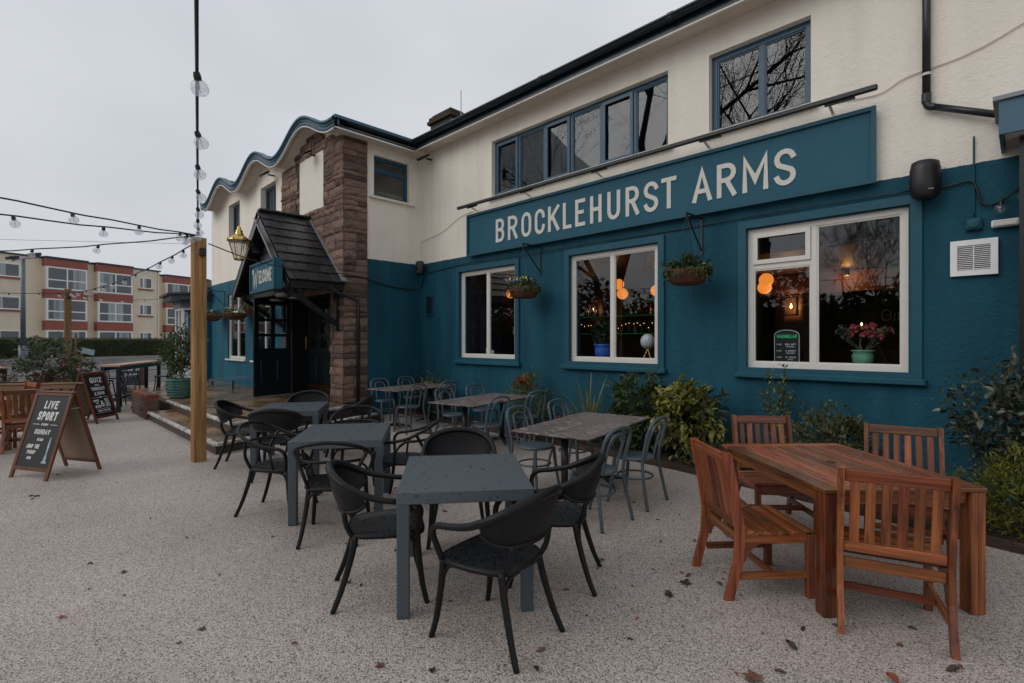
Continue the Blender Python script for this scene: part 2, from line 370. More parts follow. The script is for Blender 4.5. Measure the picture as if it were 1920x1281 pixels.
def seat_mat():
    m, nt, p = newmat('black_wet_seat'); L = nt.links.new; t = N(nt, 'ShaderNodeTexCoord')
    v = N(nt, 'ShaderNodeTexNoise'); v.inputs['Scale'].default_value = 40; L(t.outputs['Object'], v.inputs['Vector'])
    d = ramp(nt, [(.56, (.36,)*3), (.62, (.10,)*3)]); L(v.outputs[0], d.inputs[0]); L(d.outputs[0], p.inputs['Roughness'])
    c = ramp(nt, [(.55, (.011, .012, .014)), (.62, (.006, .007, .008))]); L(v.outputs[0], c.inputs[0]); L(c.outputs[0], p.inputs['Base Color'])
    w = N(nt, 'ShaderNodeTexWave'); w.inputs['Scale'].default_value = 70; L(t.outputs['Object'], w.inputs['Vector'])
    b = N(nt, 'ShaderNodeBump'); b.inputs['Strength'].default_value = .12; b.inputs['Distance'].default_value = .002; L(w.outputs[0], b.inputs['Height']); L(b.outputs[0], p.inputs['Normal'])
    return m
M['seat'] = seat_mat()
M['rattan'] = mat('black_resin', (.006, .006, .007), .42, .25, 25, .15, 120, spec=.28)
M['panelmesh'] = mat('woven_back', (.009, .009, .010), .5, .2, 30, .35, 260, spec=.25)
M['bent'] = mat('slate_blue_bentwood', (.070, .090, .108), .38, .12, 9)
M['bentseat'] = mat('slate_blue_seat', (.072, .094, .112), .3, .15, 14)
def terrazzo():
    m, nt, p = newmat('mauve_stone_laminate'); L = nt.links.new; t = N(nt, 'ShaderNodeTexCoord')
    mp = N(nt, 'ShaderNodeMapping'); mp.inputs['Scale'].default_value = (16, 42, 16); mp.inputs['Rotation'].default_value = (0, 0, .35); L(t.outputs['Object'], mp.inputs[0])
    v = N(nt, 'ShaderNodeTexVoronoi'); v.inputs['Scale'].default_value = 1.5; L(mp.outputs[0], v.inputs['Vector'])
    sp = N(nt, 'ShaderNodeSeparateColor'); L(v.outputs['Color'], sp.inputs[0])
    r = ramp(nt, [(0, (.085, .058, .052)), (.4, (.15, .112, .102)), (.75, (.22, .17, .155)), (.93, (.30, .24, .22)), (.98, (.5, .44, .41))]); L(sp.outputs[0], r.inputs[0]); L(r.outputs[0], p.inputs['Base Color'])
    p.inputs['Roughness'].default_value = .3
    return m
M['terrazzo'] = terrazzo()
AC0, AC1 = (.075, .020, .007), (.36, .115, .036)
M['acx'] = wood('acacia_x', AC0, AC1, 0, .27, .48, 1, .5); M['acy'] = wood('acacia_y', AC0, AC1, 1, .27, .48, 1, .5); M['acz'] = wood('acacia_z', AC0, AC1, 2, .27, .48, 1, .5)
M['post'] = wood('softwood_post', (.20, .082, .028), (.52, .27, .105), 2, .7, .05, .6)
M['postfar'] = wood('softwood_far', (.16, .09, .035), (.30, .18, .075), 2, .65, .1, .5)
M['planter'] = wood('planter_board', (.17, .10, .05), (.34, .22, .12), 0, .7, .2, .6)
M['aframe'] = wood('sign_frame', (.085, .026, .012), (.19, .07, .03), 2, .45, .15)
M['aback'] = mat('board_back', (.30, .21, .14), .6, .08, 4)
M['chalk'] = mat('chalkboard', (.010, .011, .013), .55, .35, 5)
M['chalkblue'] = mat('chalkboard_blue', (.02, .028, .05), .55, .35, 5)
M['ink'] = mat('white_ink', (.72, .72, .72), .6, .1, 30)
M['inkblue'] = mat('pump_ink', (.30, .42, .48), .6, .3, 30)
M['inkgreen'] = emit('green_ink', (.02, .5, .16), .25)  # heading ink given a faint glow of its own, no lamp
M['pinktop'] = wood('bar_top', (.36, .20, .13), (.52, .33, .24), 0, .5)
M['potgreen'] = mat('teal_glaze', (.075, .18, .155), .3, .3, 12)
M['potmint'] = mat('mint_glaze', (.20, .42, .28), .25, .15, 12)
M['potblue'] = mat('blue_glaze', (.06, .16, .65), .2, .25, 12)
M['coir'] = mat('coir_basket', (.12, .045, .02), .9, .5, 40, .9, 60, stretch=(1, 1, 4))
M['render'] = mat('flat_render', (.74, .635, .48), .75, .06, 1.5, .1, 40)
M['redband'] = mat('red_panel', (.30, .088, .062), .6, .12, 1.5)
M['curtain'] = mat('blinds', (.42, .42, .40), .7, .3, 1.0, stretch=(9, 9, .1))
M['flatroom'] = mat('flat_room', (.05, .055, .06), .8, .5, .6)  # dark colour painted in for the unlit interiors of the flats
M['paneflat'] = glass('flat_glass', .05)
M['bark'] = mat('bark', (.035, .028, .022), .9, .3, 14, .5, 30)
M['lampgrey'] = mat('lamp_post_grey', (.12, .14, .17), .45, .15, 6)
M['canvas'] = mat('painted_face', (.30, .42, .48), .6, .2, 10)

# ------------------------------------------------------------------ foliage
def leaf_simple(mb, p, d, up, L, W, fold=.25):
    d = d.normalized(); s = d.cross(up)
    if s.length < 1e-3: s = d.cross(Vector((1, 0, 0)))
    s.normalize(); n = s.cross(d)
    o = len(mb.v)
    mid = p+d*L*.5
    mb.v += [tuple(p), tuple(mid+s*W*.5+n*W*fold), tuple(p+d*L), tuple(mid-s*W*.5+n*W*fold)]
    mb.f += [[o, o+2, o+1], [o, o+3, o+2]]; mb.m += [0, 0]
def leaf_add(mb, p, d, up, L, W, fold=.22):
    """leaf with a folded midrib, rounded sides and a drooping tip"""
    d = d.normalized(); s = d.cross(up)
    if s.length < 1e-3: s = d.cross(Vector((1, 0, 0)))
    s.normalize(); n = s.cross(d); o = len(mb.v); k = -.10-.12*rnd.random()
    m1, m2, tp = p+d*L*.30+n*L*.03, p+d*L*.66+n*L*k*.35, p+d*L*.98+n*L*k
    u1, u2 = n*W*fold, n*W*fold*.8
    mb.v += [tuple(p), tuple(m1), tuple(m2), tuple(tp), tuple(m1+s*W*.46+u1), tuple(m2+s*W*.40+u2), tuple(m1-s*W*.46+u1), tuple(m2-s*W*.40+u2)]
    mb.f += [[o, o+1, o+4], [o+1, o+2, o+5, o+4], [o+2, o+3, o+5], [o, o+6, o+1], [o+1, o+6, o+7, o+2], [o+2, o+7, o+3]]; mb.m += [0]*6
def rv(a=1): return Vector((rnd.gauss(0, a), rnd.gauss(0, a), rnd.gauss(0, a)))
def bush_mesh(n, c, r, L, W, clumps=40, spread=.22, droop=0, out=.8, flat=False, fill=.55):
    """leaf clumps through an uneven ellipsoid volume"""
    mb = MB(); c = Vector(c); r = Vector(r); cs = []
    for i in range(clumps):
        v = rv().normalized(); k = (fill+(1-fill)*rnd.random())*(.78+.34*rnd.random())
        cs.append(Vector((v.x*r.x*k, v.y*r.y*k, (abs(v.z) if flat else v.z)*r.z*k)))
    mr = (r.x+r.y+r.z)/3
    for i in range(n):
        q = cs[rnd.randrange(clumps)]; off = rv(spread*mr*.6)
        p = q+off
        d = (q.normalized() if q.length > 1e-3 else Vector((0, 0, 1)))*out+rv(.55)+Vector((0, 0, .35-droop))
        s = .6+.7*rnd.random()
        leaf_add(mb, c+p, d, Vector((0, 0, 1))+rv(.4), L*s, W*s)
    return mb
def stems_mb(c, tips, r=.008):
    mb = MB(); c = Vector(c)
    for t in tips:
        t = Vector(t); m = (c+t)/2+rv(.02); mb.tube(smoothpath([c, m, t], 3), [r, r*.9, r*.8, r*.7, r*.6, r*.5, r*.4][:7], 5)
    return mb
def plant(name, label, cat, base, n, c, r, L, W, m, stems=6, sr=.009, group=None, **k):
    t = thing(name, label, cat, base, 0, group)
    bush_mesh(n, c, r, L, W, **k).build('foliage', M[m], t)
    tips = [(c[0]+rnd.uniform(-.6, .6)*r[0], c[1]+rnd.uniform(-.6, .6)*r[1], c[2]+rnd.uniform(-.2, .6)*r[2]) for _ in range(stems)]
    stems_mb((0, 0, 0), tips, sr).build('stem', M['bark'], t)
    return t
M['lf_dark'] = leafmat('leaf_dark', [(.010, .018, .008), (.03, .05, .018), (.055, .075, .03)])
M['lf_green'] = leafmat('leaf_green', [(.018, .035, .010), (.05, .085, .02), (.10, .13, .035)])
M['lf_auc'] = leafmat('leaf_aucuba', [(.06, .085, .015), (.26, .25, .03), (.10, .12, .02), (.42, .36, .05), (.07, .10, .02), (.48, .40, .08)], .3)
def spotted():
    m = leafmat('leaf_spotted', [(.03, .05, .012), (.08, .10, .018), (.17, .17, .03), (.05, .07, .018)], .3, .15); nt = m.node_tree; L = nt.links.new; p = nt.nodes['Principled BSDF']
    src = p.inputs['Base Color'].links[0].from_socket; t = N(nt, 'ShaderNodeTexCoord'); v = N(nt, 'ShaderNodeTexNoise'); v.inputs['Scale'].default_value = 70; v.inputs['Detail'].default_value = 1; L(t.outputs['Object'], v.inputs['Vector'])
    d = ramp(nt, [(.50, (0, 0, 0)), (.57, (1, 1, 1))]); L(v.outputs[0], d.inputs[0]); mx = N(nt, 'ShaderNodeMix', data_type='RGBA'); L(d.outputs[0], mx.inputs['Factor']); L(src, mx.inputs['A']); mx.inputs['B'].default_value = (.38, .35, .08, 1); L(mx.outputs['Result'], p.inputs['Base Color'])
    return m
M['lf_spot'] = spotted()
M['lf_con'] = leafmat('leaf_conifer', [(.05, .07, .008), (.13, .15, .012), (.22, .21, .02)], .6, .3)
M['lf_phor'] = leafmat('leaf_flax', [(.08, .11, .04), (.22, .22, .10), (.14, .17, .06)])
M['lf_nand'] = leafmat('leaf_nandina', [(.05, .09, .015), (.11, .15, .02), (.16, .14, .02), (.08, .12, .02)])
M['lf_red'] = leafmat('leaf_red', [(.25, .02, .01), (.40, .05, .015), (.16, .015, .012)])
M['lf_photinia'] = leafmat('leaf_photinia', [(.03, .045, .015), (.08, .095, .035), (.17, .14, .06)])
M['lf_elae'] = leafmat('leaf_elaeagnus', [(.014, .020, .011), (.032, .042, .022), (.06, .07, .04), (.15, .16, .12)], .3, .12)
M['lf_olive'] = leafmat('leaf_grey_green', [(.03, .045, .02), (.09, .11, .06), (.20, .22, .14)])
M['lf_hedge'] = leafmat('leaf_hedge', [(.022, .030, .008), (.05, .06, .014), (.10, .10, .02)], .7, .15)
M['lf_rust'] = leafmat('leaf_heather', [(.10, .025, .02), (.06, .035, .015), (.16, .05, .03)])
M['lf_yell'] = leafmat('leaf_yellow', [(.35, .28, .02), (.15, .16, .02)])
M['lf_fall'] = mat('dead_leaf', (.10, .045, .022), .6, .5, 18, objvar=.5)
M['lf_fallred'] = mat('dead_leaf_red', (.30, .055, .03), .55, .3, 18, objvar=.3)
M['lf_falldark'] = mat('dead_leaf_dark', (.035, .022, .016), .5, .3, 18, objvar=.4)
M['petal'] = mat('red_petal', (.34, .022, .035), .5, .3, 30)
M['petalblue'] = mat('violet_petal', (.18, .10, .42), .5, .3, 30)
M['petalyel'] = mat('yellow_petal', (.6, .5, .08), .5, .3, 30)

# ------------------------------------------------------------------ stroke lettering
def arcp(cx, cy, rx, ry, a0, a1, n=8): return [(cx+rx*math.cos(R(a0+(a1-a0)*i/n)), cy+ry*math.sin(R(a0+(a1-a0)*i/n))) for i in range(n+1)]
def _S(): return arcp(.5, .76, .5, .24, 15, 180, 7)+[(.04, .66), (.14, .58), (.5, .49), (.86, .40), (.96, .33)]+arcp(.5, .24, .5, .24, 0, -165, 7)
GL = {
 'A': [[(0, 0), (.5, 1), (1, 0)], [(.2, .3), (.8, .3)]],
 'B': [[(0, 0), (0, 1)], [(0, 1), (.55, 1)]+arcp(.55, .765, .4, .235, 90, -90, 6)+[(0, .53)], [(0, 0), (.55, 0)]+arcp(.55, .265, .45, .265, -90, 90, 6)+[(0, .53)]],
 'C': [arcp(.5, .72, .5, .28, 0, 180, 8)+arcp(.5, .28, .5, .28, 180, 360, 8)],
 'D': [[(0, 0), (0, 1)], [(0, 1), (.45, 1)]+arcp(.45, .7, .55, .3, 90, 0, 5)+arcp(.45, .3, .55, .3, 0, -90, 5)+[(0, 0)]],
 'E': [[(1, 1), (0, 1), (0, 0), (1, 0)], [(0, .52), (.8, .52)]],
 'F': [[(1, 1), (0, 1), (0, 0)], [(0, .5), (.8, .5)]],
 'G': [arcp(.5, .72, .5, .28, 0, 180, 8)+arcp(.5, .28, .5, .28, 180, 360, 8)+[(1, .48), (.55, .48)]],
 'H': [[(0, 0), (0, 1)], [(1, 0), (1, 1)], [(0, .5), (1, .5)]],
 'I': [[(.5, 0), (.5, 1)]],
 'J': [[(1, 1), (1, .28)]+arcp(.5, .28, .5, .28, 0, -180, 7)],
 'K': [[(0, 0), (0, 1)], [(1, 1), (.02, .42)], [(.35, .6), (1, 0)]],
 'L': [[(0, 1), (0, 0), (1, 0)]],
 'M': [[(0, 0), (0, 1), (.5, .3), (1, 1), (1, 0)]],
 'N': [[(0, 0), (0, 1), (1, 0), (1, 1)]],
 'O': [arcp(.5, .7, .5, .3, 0, 180, 9)+arcp(.5, .3, .5, .3, 180, 360, 9)+[(1, .7)]],
 'P': [[(0, 0), (0, 1)], [(0, 1), (.5, 1)]+arcp(.5, .74, .5, .26, 90, -90, 7)+[(0, .48)]],
 'Q': [arcp(.5, .7, .5, .3, 0, 180, 9)+arcp(.5, .3, .5, .3, 180, 360, 9)+[(1, .7)], [(.6, .22), (1, -.05)]],
 'R': [[(0, 0), (0, 1)], [(0, 1), (.5, 1)]+arcp(.5, .75, .48, .25, 90, -90, 7)+[(0, .5)], [(.5, .5), (1, 0)]],
 'S': [_S()],
 'T': [[(.5, 0), (.5, 1)], [(0, 1), (1, 1)]],
 'U': [[(0, 1), (0, .28)]+arcp(.5, .28, .5, .28, 180, 360, 9)+[(1, 1)]],
 'V': [[(0, 1), (.5, 0), (1, 1)]],
 'W': [[(0, 1), (.25, 0), (.5, .8), (.75, 0), (1, 1)]],
 'X': [[(0, 0), (1, 1)], [(0, 1), (1, 0)]],
 'Y': [[(0, 1), (.5, .45), (1, 1)], [(.5, .45), (.5, 0)]],
 'Z': [[(0, 1), (1, 1), (0, 0), (1, 0)]],
 '0': [arcp(.5, .7, .5, .3, 0, 180, 9)+arcp(.5, .3, .5, .3, 180, 360, 9)+[(1, .7)]],
 '1': [[(.2, .8), (.5, 1), (.5, 0)]],
 '2': [arcp(.5, .72, .5, .28, 170, -20, 8)+[(0, 0), (1, 0)]],
 '3': [arcp(.45, .76, .5, .24, 150, -90, 8)+arcp(.45, .26, .55, .26, 90, -150, 8)],
 '5': [[(.9, 1), (.1, 1), (.05, .55)]+arcp(.45, .32, .55, .32, 90, -150, 9)],
 '6': [arcp(.5, .3, .5, .3, 180, -180, 12)+[(0, .6), (.25, .9), (.8, 1)]],
 '8': [arcp(.5, .76, .44, .24, -90, 270, 12), arcp(.5, .26, .5, .26, 90, 450, 12)],
 '.': [[(.45, 0), (.45, .06)]],
 ':': [[(.5, .2), (.5, .27)], [(.5, .6), (.5, .67)]],
 '-': [[(0, .5), (1, .5)]],
 '&': [[(1, 0), (.2, .72)]+arcp(.42, .82, .24, .18, 200, -30, 7)+[(.2, .5)]+arcp(.42, .25, .42, .25, 140, 330, 8)+[(1, .48)]],
}
NARROW = {'I': .35, '.': .3, ':': .3, '1': .55, 'M': 1.3, 'W': 1.35, 'L': .85, 'E': .88, 'J': .85}
def ribbon(mb, pts, hw, y0, y1):
    P = [Vector((p[0], p[1])) for p in pts]; Q = [P[0]]
    for p in P[1:]:
        if (p-Q[-1]).length > 1e-5: Q.append(p)
    P = Q; k = len(P); Ls = []; Rs = []
    closed = (P[0]-P[-1]).length < 1e-4 and k > 3
    if not closed: P[0] = P[0]+(P[0]-P[1]).normalized()*hw*.95; P[-1] = P[-1]+(P[-1]-P[-2]).normalized()*hw*.95
    for i in range(k):
        a = P[i]-P[i-1] if i > 0 else (P[-1]-P[-2] if closed else P[1]-P[0])
        b = P[i+1]-P[i] if i < k-1 else (P[1]-P[0] if closed else P[i]-P[i-1])
        a.normalize(); b.normalize(); na = Vector((-a.y, a.x)); nb = Vector((-b.y, b.x)); n = (na+nb)
        if n.length < .25: n = na
        n.normalize(); c = max(.42, n.dot(na)); Ls.append(P[i]+n*hw/c); Rs.append(P[i]-n*hw/c)
    vs = []
    for l, r in zip(Ls, Rs): vs += [(l.x, y0, l.y), (r.x, y0, r.y), (l.x, y1, l.y), (r.x, y1, r.y)]
    fs = []
    for i in range(k-1):
        a = 4*i; b = a+4
        fs += [(a, a+1, b+1, b), (a, b, b+2, a+2), (a+1, a+3, b+3, b+1)]
    fs += [(0, 2, 3, 1), (4*k-4, 4*k-3, 4*k-1, 4*k-2)]
    mb.add(vs, fs)
def glyph(mb, ch, x, z, w, h, hw, depth, slant=0, y=0):
    for i, st in enumerate(GL[ch]):
        pts = [(x+hw+(w-2*hw)*a+slant*(hw+(h-2*hw)*b), z+hw+(h-2*hw)*b) for a, b in st]
        ribbon(mb, pts, hw, y-depth-min(.0016, depth*.4)*i, y)
def text_w(s, w, gap): return sum((w*NARROW.get(c, 1) if c != ' ' else w*.7)+gap for c in s)-gap
def text(mb, s, cx, z, h, w, hw, gap, depth=.001, slant=0, y=0, fit=None):
    tw = text_w(s, w, gap)
    if fit: k = fit/tw; w *= k; gap *= k; tw = fit
    x = cx-tw/2
    for c in s:
        cw = w*NARROW.get(c, 1) if c != ' ' else w*.7
        if c != ' ': glyph(mb, c, x, z, cw, h, hw, depth, slant, y)
        x += cw+gap
    return mb

# ------------------------------------------------------------------ ground, road, terrace
FO, FU, FN = Vector((-57.45, 0)), Vector((-.366, .931)), Vector((.931, .366))
def ST(s, t): p = FO+FU*s+FN*t; return (p.x, p.y)
def zt(t): return .5 if t < 13 else (0 if t > 32 else .5*(32-t)/19)
def sheet(name, s0, s1, ts, dz, m, kind='structure'):
    mb = MB(); vs = []; fs = []
    for t in ts: vs += [(*ST(s0, t), zt(t)+dz), (*ST(s1, t), zt(t)+dz)]
    for i in range(len(ts)-1): fs.append((2*i, 2*i+1, 2*i+3, 2*i+2))
    return tag(mb.add(vs, fs).build(name, M[m]), kind=kind)
sheet('ground', -320, 320, [-330, 13, 20, 26, 32, 330], -.03, 'tarmac')
sheet('road', -160, 160, [13.2, 20, 25.5], -.022, 'asphalt')
sheet('verge', -160, 160, [9, 12.7], -.015, 'vergegrass')
kb = MB()
for t0, dz in ((12.7, .10), (25.5, .09)):
    for i in range(-60, 61):
        z = zt(t0+.1); a, b, c, d = ST(i*.915, t0), ST(i*.915+.905, t0), ST(i*.915+.905, t0+.14), ST(i*.915, t0+.14)
        kb.prism([a, b, c, d][::-1], z-.05, z+dz-.03)
tag(kb.build('kerb', M['render']), kind='structure'); bpy.data.objects['kerb'].data.materials[0] = mat('kerb_concrete', (.26, .25, .24), .7, .2, 5)
pv = MB()
for k in range(9):
    t = 25.9+k*.75
    for i in range(-24, 25):
        z = zt(t+.35)-.018; o = (k % 2)*.45
        pv.prism([ST(i*.9+o, t), ST(i*.9+o, t+.735), ST(i*.9+o+.885, t+.735), ST(i*.9+o+.885, t)], z-.02, z+rnd.uniform(0, .004))
tag(pv.build('pavement', M['tarmac']), kind='structure')
g = MB(); g.add([(-17.2, -14, 0), (10, -14, 0), (10, 7.02, 0), (-17.2, 7.02, 0)], [(0, 1, 2, 3)])
tag(g.build('patio', M['gravel']), kind='structure')
# raised terrace: two levels of wet slabs with worn white nosings
ter = tag(MB().prism([(-13, 2.21), (-8.26, 2.21), (-9.5, 5.64), (-13, 5.64)], .0, .125).build('terrace', M['riser']), kind='structure')
MB().prism([(-19.6, 2.60), (-8.93, 2.60), (-9.85, 5.6), (-19.6, 5.6)], .1, .30).build('upper_step', M['riser'], ter)
def xr(y, a, b, y0, y1): return a+(b-a)*(y-y0)/(y1-y0)
def slabs(ys, x0, ra, rb, y0, y1, z, step):
    for j in range(len(ys)-1):
        ya, yb = ys[j]+.004, ys[j+1]-.004; x = x0; off = (j % 2)*step*.5
        xe = min(xr(ya, ra, rb, y0, y1), xr(yb, ra, rb, y0, y1))
        while x < xe-.05:
            x2 = min(x+step-off, xe); off = 0
            last = x2 > xe-.2
            if last: x2 = xe
            poly = [(x+.004, ya), (xr(ya, ra, rb, y0, y1) if last else x2-.004, ya), (xr(yb, ra, rb, y0, y1) if last else x2-.004, yb), (x+.004, yb)]
            MB().prism(poly, z-.045, z+rnd.uniform(-.002, .002)).build('paving_slab', M['slab'], ter)
            if last: break
            x = x2
slabs([2.25, 2.62], -13, -8.30, -8.43, 2.25, 2.62, .17, .9)
slabs([2.62, 3.5, 4.4, 5.3], -9.0, -8.43, -9.4, 2.62, 5.3, .17, .6)
slabs([2.66, 3.4, 4.15, 5.1], -19.6, -8.98, -9.72, 2.66, 5.1, .34, .9)
def nosing(a, b, z, w=.07):
    a = Vector((*a, z-.025)); b = Vector((*b, z-.025)); n = max(1, int((b-a).length/.6))
    for i in range(n):
        p = a+(b-a)*(i/n)+(b-a).normalized()*.002; q = a+(b-a)*((i+1)/n)-(b-a).normalized()*.002
        MB().bar(p, q, w, .05, bev=.008).build('nosing', M['edge'], ter)
nosing((-13, 2.215), (-8.27, 2.215), .172); nosing((-8.26, 2.21), (-9.45, 5.5), .172)
nosing((-13.4, 2.625), (-8.96, 2.625), .343); nosing((-8.95, 2.62), (-9.82, 5.5), .343)
# low brick wall that ends the terrace steps
bw = thing('brick_wall', 'low brick wall end with red capping beside the terrace steps', 'wall', (0, 0, 0))
MB().box(-14.6, -13.01, 2.17, 2.38, 0, .5).build('core', M['mortar'], bw)
bm_ = MB().cbox(.215, .1025, .065, .004).mesh('brick', M['brickdark']); bm2 = MB().cbox(.215, .1025, .065, .004).mesh('brick', M['brick'])
for r_ in range(7):
    z = .034+r_*.0755
    for i in range(8):
        x = -13.12-i*.225-(r_ % 2)*.11
        if x > -14.6: link('brick', bm2 if r_ == 6 else bm_, bw, (x, 2.205, z))
    if r_ == 6:
        link('brick', bm2, bw, (-13.055, 2.275, z), (0, 0, R(90)))
    elif r_ % 2: link('brick', bm2, bw, (-13.06, 2.275, z), (0, 0, R(90)))
    else:
        link('brick', bm2, bw, (-13.065, 2.20, z), scale=(.48, 1, 1)); link('brick', bm2, bw, (-13.065, 2.335, z), scale=(.48, 1, 1))
# mulch bed in front of the wall
bed = MB(); front = [(2, 5.3), (-.06, 5.58), (-3.14, 6.1), (-6, 6.28), (-10.1, 6.42)]
nb = 60; vs = []; fs = []
for i in range(nb+1):
    x = 2-12.1*i/nb; yf = next(xr(x, a[1], b[1], a[0], b[0]) for a, b in zip(front, front[1:]) if b[0]-1e-6 <= x <= a[0]+1e-6)
    for j in range(7): y = yf+(7.0-yf)*j/6; vs.append((x, y, .035+.05*math.sin(math.pi*min(1, j/4))*.6+rnd.uniform(0, .022)))
for i in range(nb):
    for j in range(6): a = i*7+j; fs.append((a, a+1, a+8, a+7))
tag(bed.add(vs, fs).build('flower_bed', M['soil']), kind='structure')
chips = MB()
for i in range(2600):
    x = rnd.uniform(-10, 1.2); yf = next(xr(x, a[1], b[1], a[0], b[0]) for a, b in zip(front, front[1:]) if b[0] <= x <= a[0])
    p = Vector((x, rnd.uniform(yf+.01, 6.95), .075+rnd.uniform(0, .02))); leaf_simple(chips, p, rv()+Vector((0, 0, .0)), Vector((0, 0, 1)), rnd.uniform(.02, .06), rnd.uniform(.012, .03), .1)
tag(chips.build('bark_chips', leafmat('bark_chip', [(.012, .008, .006), (.04, .024, .016), (.085, .05, .032)], .8, 0)), 'dark bark chips covering the flower bed', 'bark chips', kind='stuff')
for i, (a, b) in enumerate(zip(front, front[1:])):
    e = MB().bar((a[0], a[1], .035), (b[0], b[1], .035), .03, .09).build('bed_edging_board', M['edging'])
    tag(e, ['dark timber edging board of the bed by the golden conifer', 'dark timber edging board behind the wooden dining set', 'dark timber edging board by the aucuba and flax', 'dark timber edging board near the inner wall corner'][i], 'edging')

# ------------------------------------------------------------------ the pub
pub = thing('pub_building', 'teal and cream pub with wavy roofed stone fronted wing', 'building', (0, 0, 0))
def wall_mb(x0, x1, z0, z1, holes, th):
    xs = sorted({x0, x1, *[h[0] for h in holes], *[h[1] for h in holes]}); zs = sorted({z0, z1, *[h[2] for h in holes], *[h[3] for h in holes]})
    inh = lambda x, z: any(h[0] < x < h[1] and h[2] < z < h[3] for h in holes)
    mb = MB()
    for i in range(len(xs)-1):
        for j in range(len(zs)-1):
            a, b, c, d = xs[i], xs[i+1], zs[j], zs[j+1]
            if inh((a+b)/2, (c+d)/2): continue
            mb.add([(a, 0, c), (b, 0, c), (b, 0, d), (a, 0, d)], [(0, 1, 2, 3)]); mb.add([(a, th, c), (b, th, c), (b, th, d), (a, th, d)], [(3, 2, 1, 0)])
    for (a, b, c, d) in holes:
        mb.add([(a, 0, c), (a, th, c), (a, th, d), (a, 0, d)], [(0, 1, 2, 3)]); mb.add([(b, 0, c), (b, th, c), (b, th, d), (b, 0, d)], [(3, 2, 1, 0)])
        mb.add([(a, 0, c), (b, 0, c), (b, th, c), (a, th, c)], [(0, 1, 2, 3)]); mb.add([(a, 0, d), (b, 0, d), (b, th, d), (a, th, d)], [(3, 2, 1, 0)])
    for (a, b, c, d) in ((x0, x0, z0, z1), (x1, x1, z0, z1)): mb.add([(a, 0, c), (a, th, c), (a, th, d), (a, 0, d)], [(0, 1, 2, 3)])
    mb.add([(x0, 0, z1), (x1, 0, z1), (x1, th, z1), (x0, th, z1)], [(0, 1, 2, 3)])
    return mb
def ring(mb, x0, x1, z0, z1, w, y0, y1):
    """rectangular frame: rails run full width, stiles butt between them"""
    mb.box(x0, x1, y0, y1, z1-w, z1); mb.box(x0, x1, y0, y1, z0, z0+w)
    mb.box(x0, x0+w, y0, y1, z0+w, z1-w); mb.box(x1-w, x1, y0, y1, z0+w, z1-w); return mb
def window(parent, w, h, loc, rz, fm, gm, vb=(), hb=(), fw=.065, bead=.02, sill=None, sashes=(), curtain=None):
    """local: x along, z up, outside is -y. vb: mullion x; hb: (x0,x1,z); sashes: (x0,x1,z0,z1) raised opening frames"""
    f = ring(MB(), 0, w, 0, h, fw, 0, .07)
    wn_ = f.build('window', M[fm], parent, loc=loc, rot=(0, 0, R(rz)))
    xs = [fw]+[v for x in vb for v in (x-.03, x+.03)]+[w-fw]
    for x in vb: MB().box(x-.03, x+.03, .004, .068, fw, h-fw).build('mullion', M[fm], wn_)
    for (a, b, z) in hb: MB().box(a, b, .006, .066, z-.03, z+.03).build('transom', M[fm], wn_)
    for k in range(0, len(xs), 2):
        a, b = xs[k], xs[k+1]; zz = [fw]+[v for (p, q, z) in hb if p-.04 < a and b < q+.04 for v in (z-.03, z+.03)]+[h-fw]
        for j in range(0, len(zz), 2):
            ring(MB(), a, b, zz[j], zz[j+1], bead, .015, .05).build('glazing_bead', M[fm], wn_)
            MB().box(a+.002, b-.002, .03, .034, zz[j]+.002, zz[j+1]-.002).build('pane', M[gm], wn_)
    for (a, b, c, d) in sashes: ring(MB(), a, b, c, d, .055, -.018, .01).build('sash', M[fm], wn_)
    if sill: MB().cbox(w+.16, .17, .05, .008, (w/2, -.03, -.027)).build('sill', M[sill], wn_)
    if curtain: MB().box(.05, w-.05, .25, .26, .05, h-.05).build('curtain', M[curtain], wn_)
    return wn_
GW = [(-8.59, -6.91), (-5.58, -3.90), (-2.60, -.89)]
UW = [(-7.58, -3.73, 4.53, 5.66), (-3.11, -1.84, 4.53, 5.63)]
mw = wall_mb(-10.12, 3.2, 0, 6.05, [(a, b, 1.30, 3.12) for a, b in GW]+UW, .3).build('wall', M['wall'], pub, loc=(0, 7, 0))
for i, (a, b) in enumerate(GW):
    w = b-a
    if i < 2: window(pub, w, 1.82, (a, 7.05, 1.30), 0, 'white', 'pane', vb=(w*.5,))
    else:
        window(pub, w, 1.82, (a, 7.05, 1.30), 0, 'white', 'pane', vb=(w*.455,), hb=((.065, w*.455-.03, 1.32),), sashes=((.068, w*.455-.033, 1.353, 1.752),))
    # raised painted surround with a sill and a drip line above
    s_ = MB(); ring(s_, -.10, w+.12, -.10, 1.93, .10, -.035, .0)
    so = s_.build('window_surround', M['teal'], pub, loc=(a, 6.999, 1.30))
    MB().cbox(w+.30, .11, .07, .012, (w/2+.01, -.03, -.10)).build('sill', M['teal'], so)
    MB().box(-.02, w+.02, -.02, .04, -.028, -.002).build('white_sill', M['white'], so)
ws_ = [-7.58, -6.91, -6.24, -5.63, -4.98, -4.36, -3.73]
a, b, c, d = UW[0]
window(pub, b-a, d-c, (a, 7.10, c), 0, 'winblue', 'paneup', vb=[x-a for x in ws_[1:-1]], sashes=[(.05, ws_[1]-a-.02, .05, d-c-.05), (ws_[2]-a+.02, ws_[3]-a-.02, .05, d-c-.05), (ws_[4]-a+.02, ws_[5]-a-.02, .05, d-c-.05)])
a, b, c, d = UW[1]
window(pub, b-a, d-c, (a, 7.10, c), 0, 'winblue', 'paneup', vb=[-2.44-a], fw=.075)
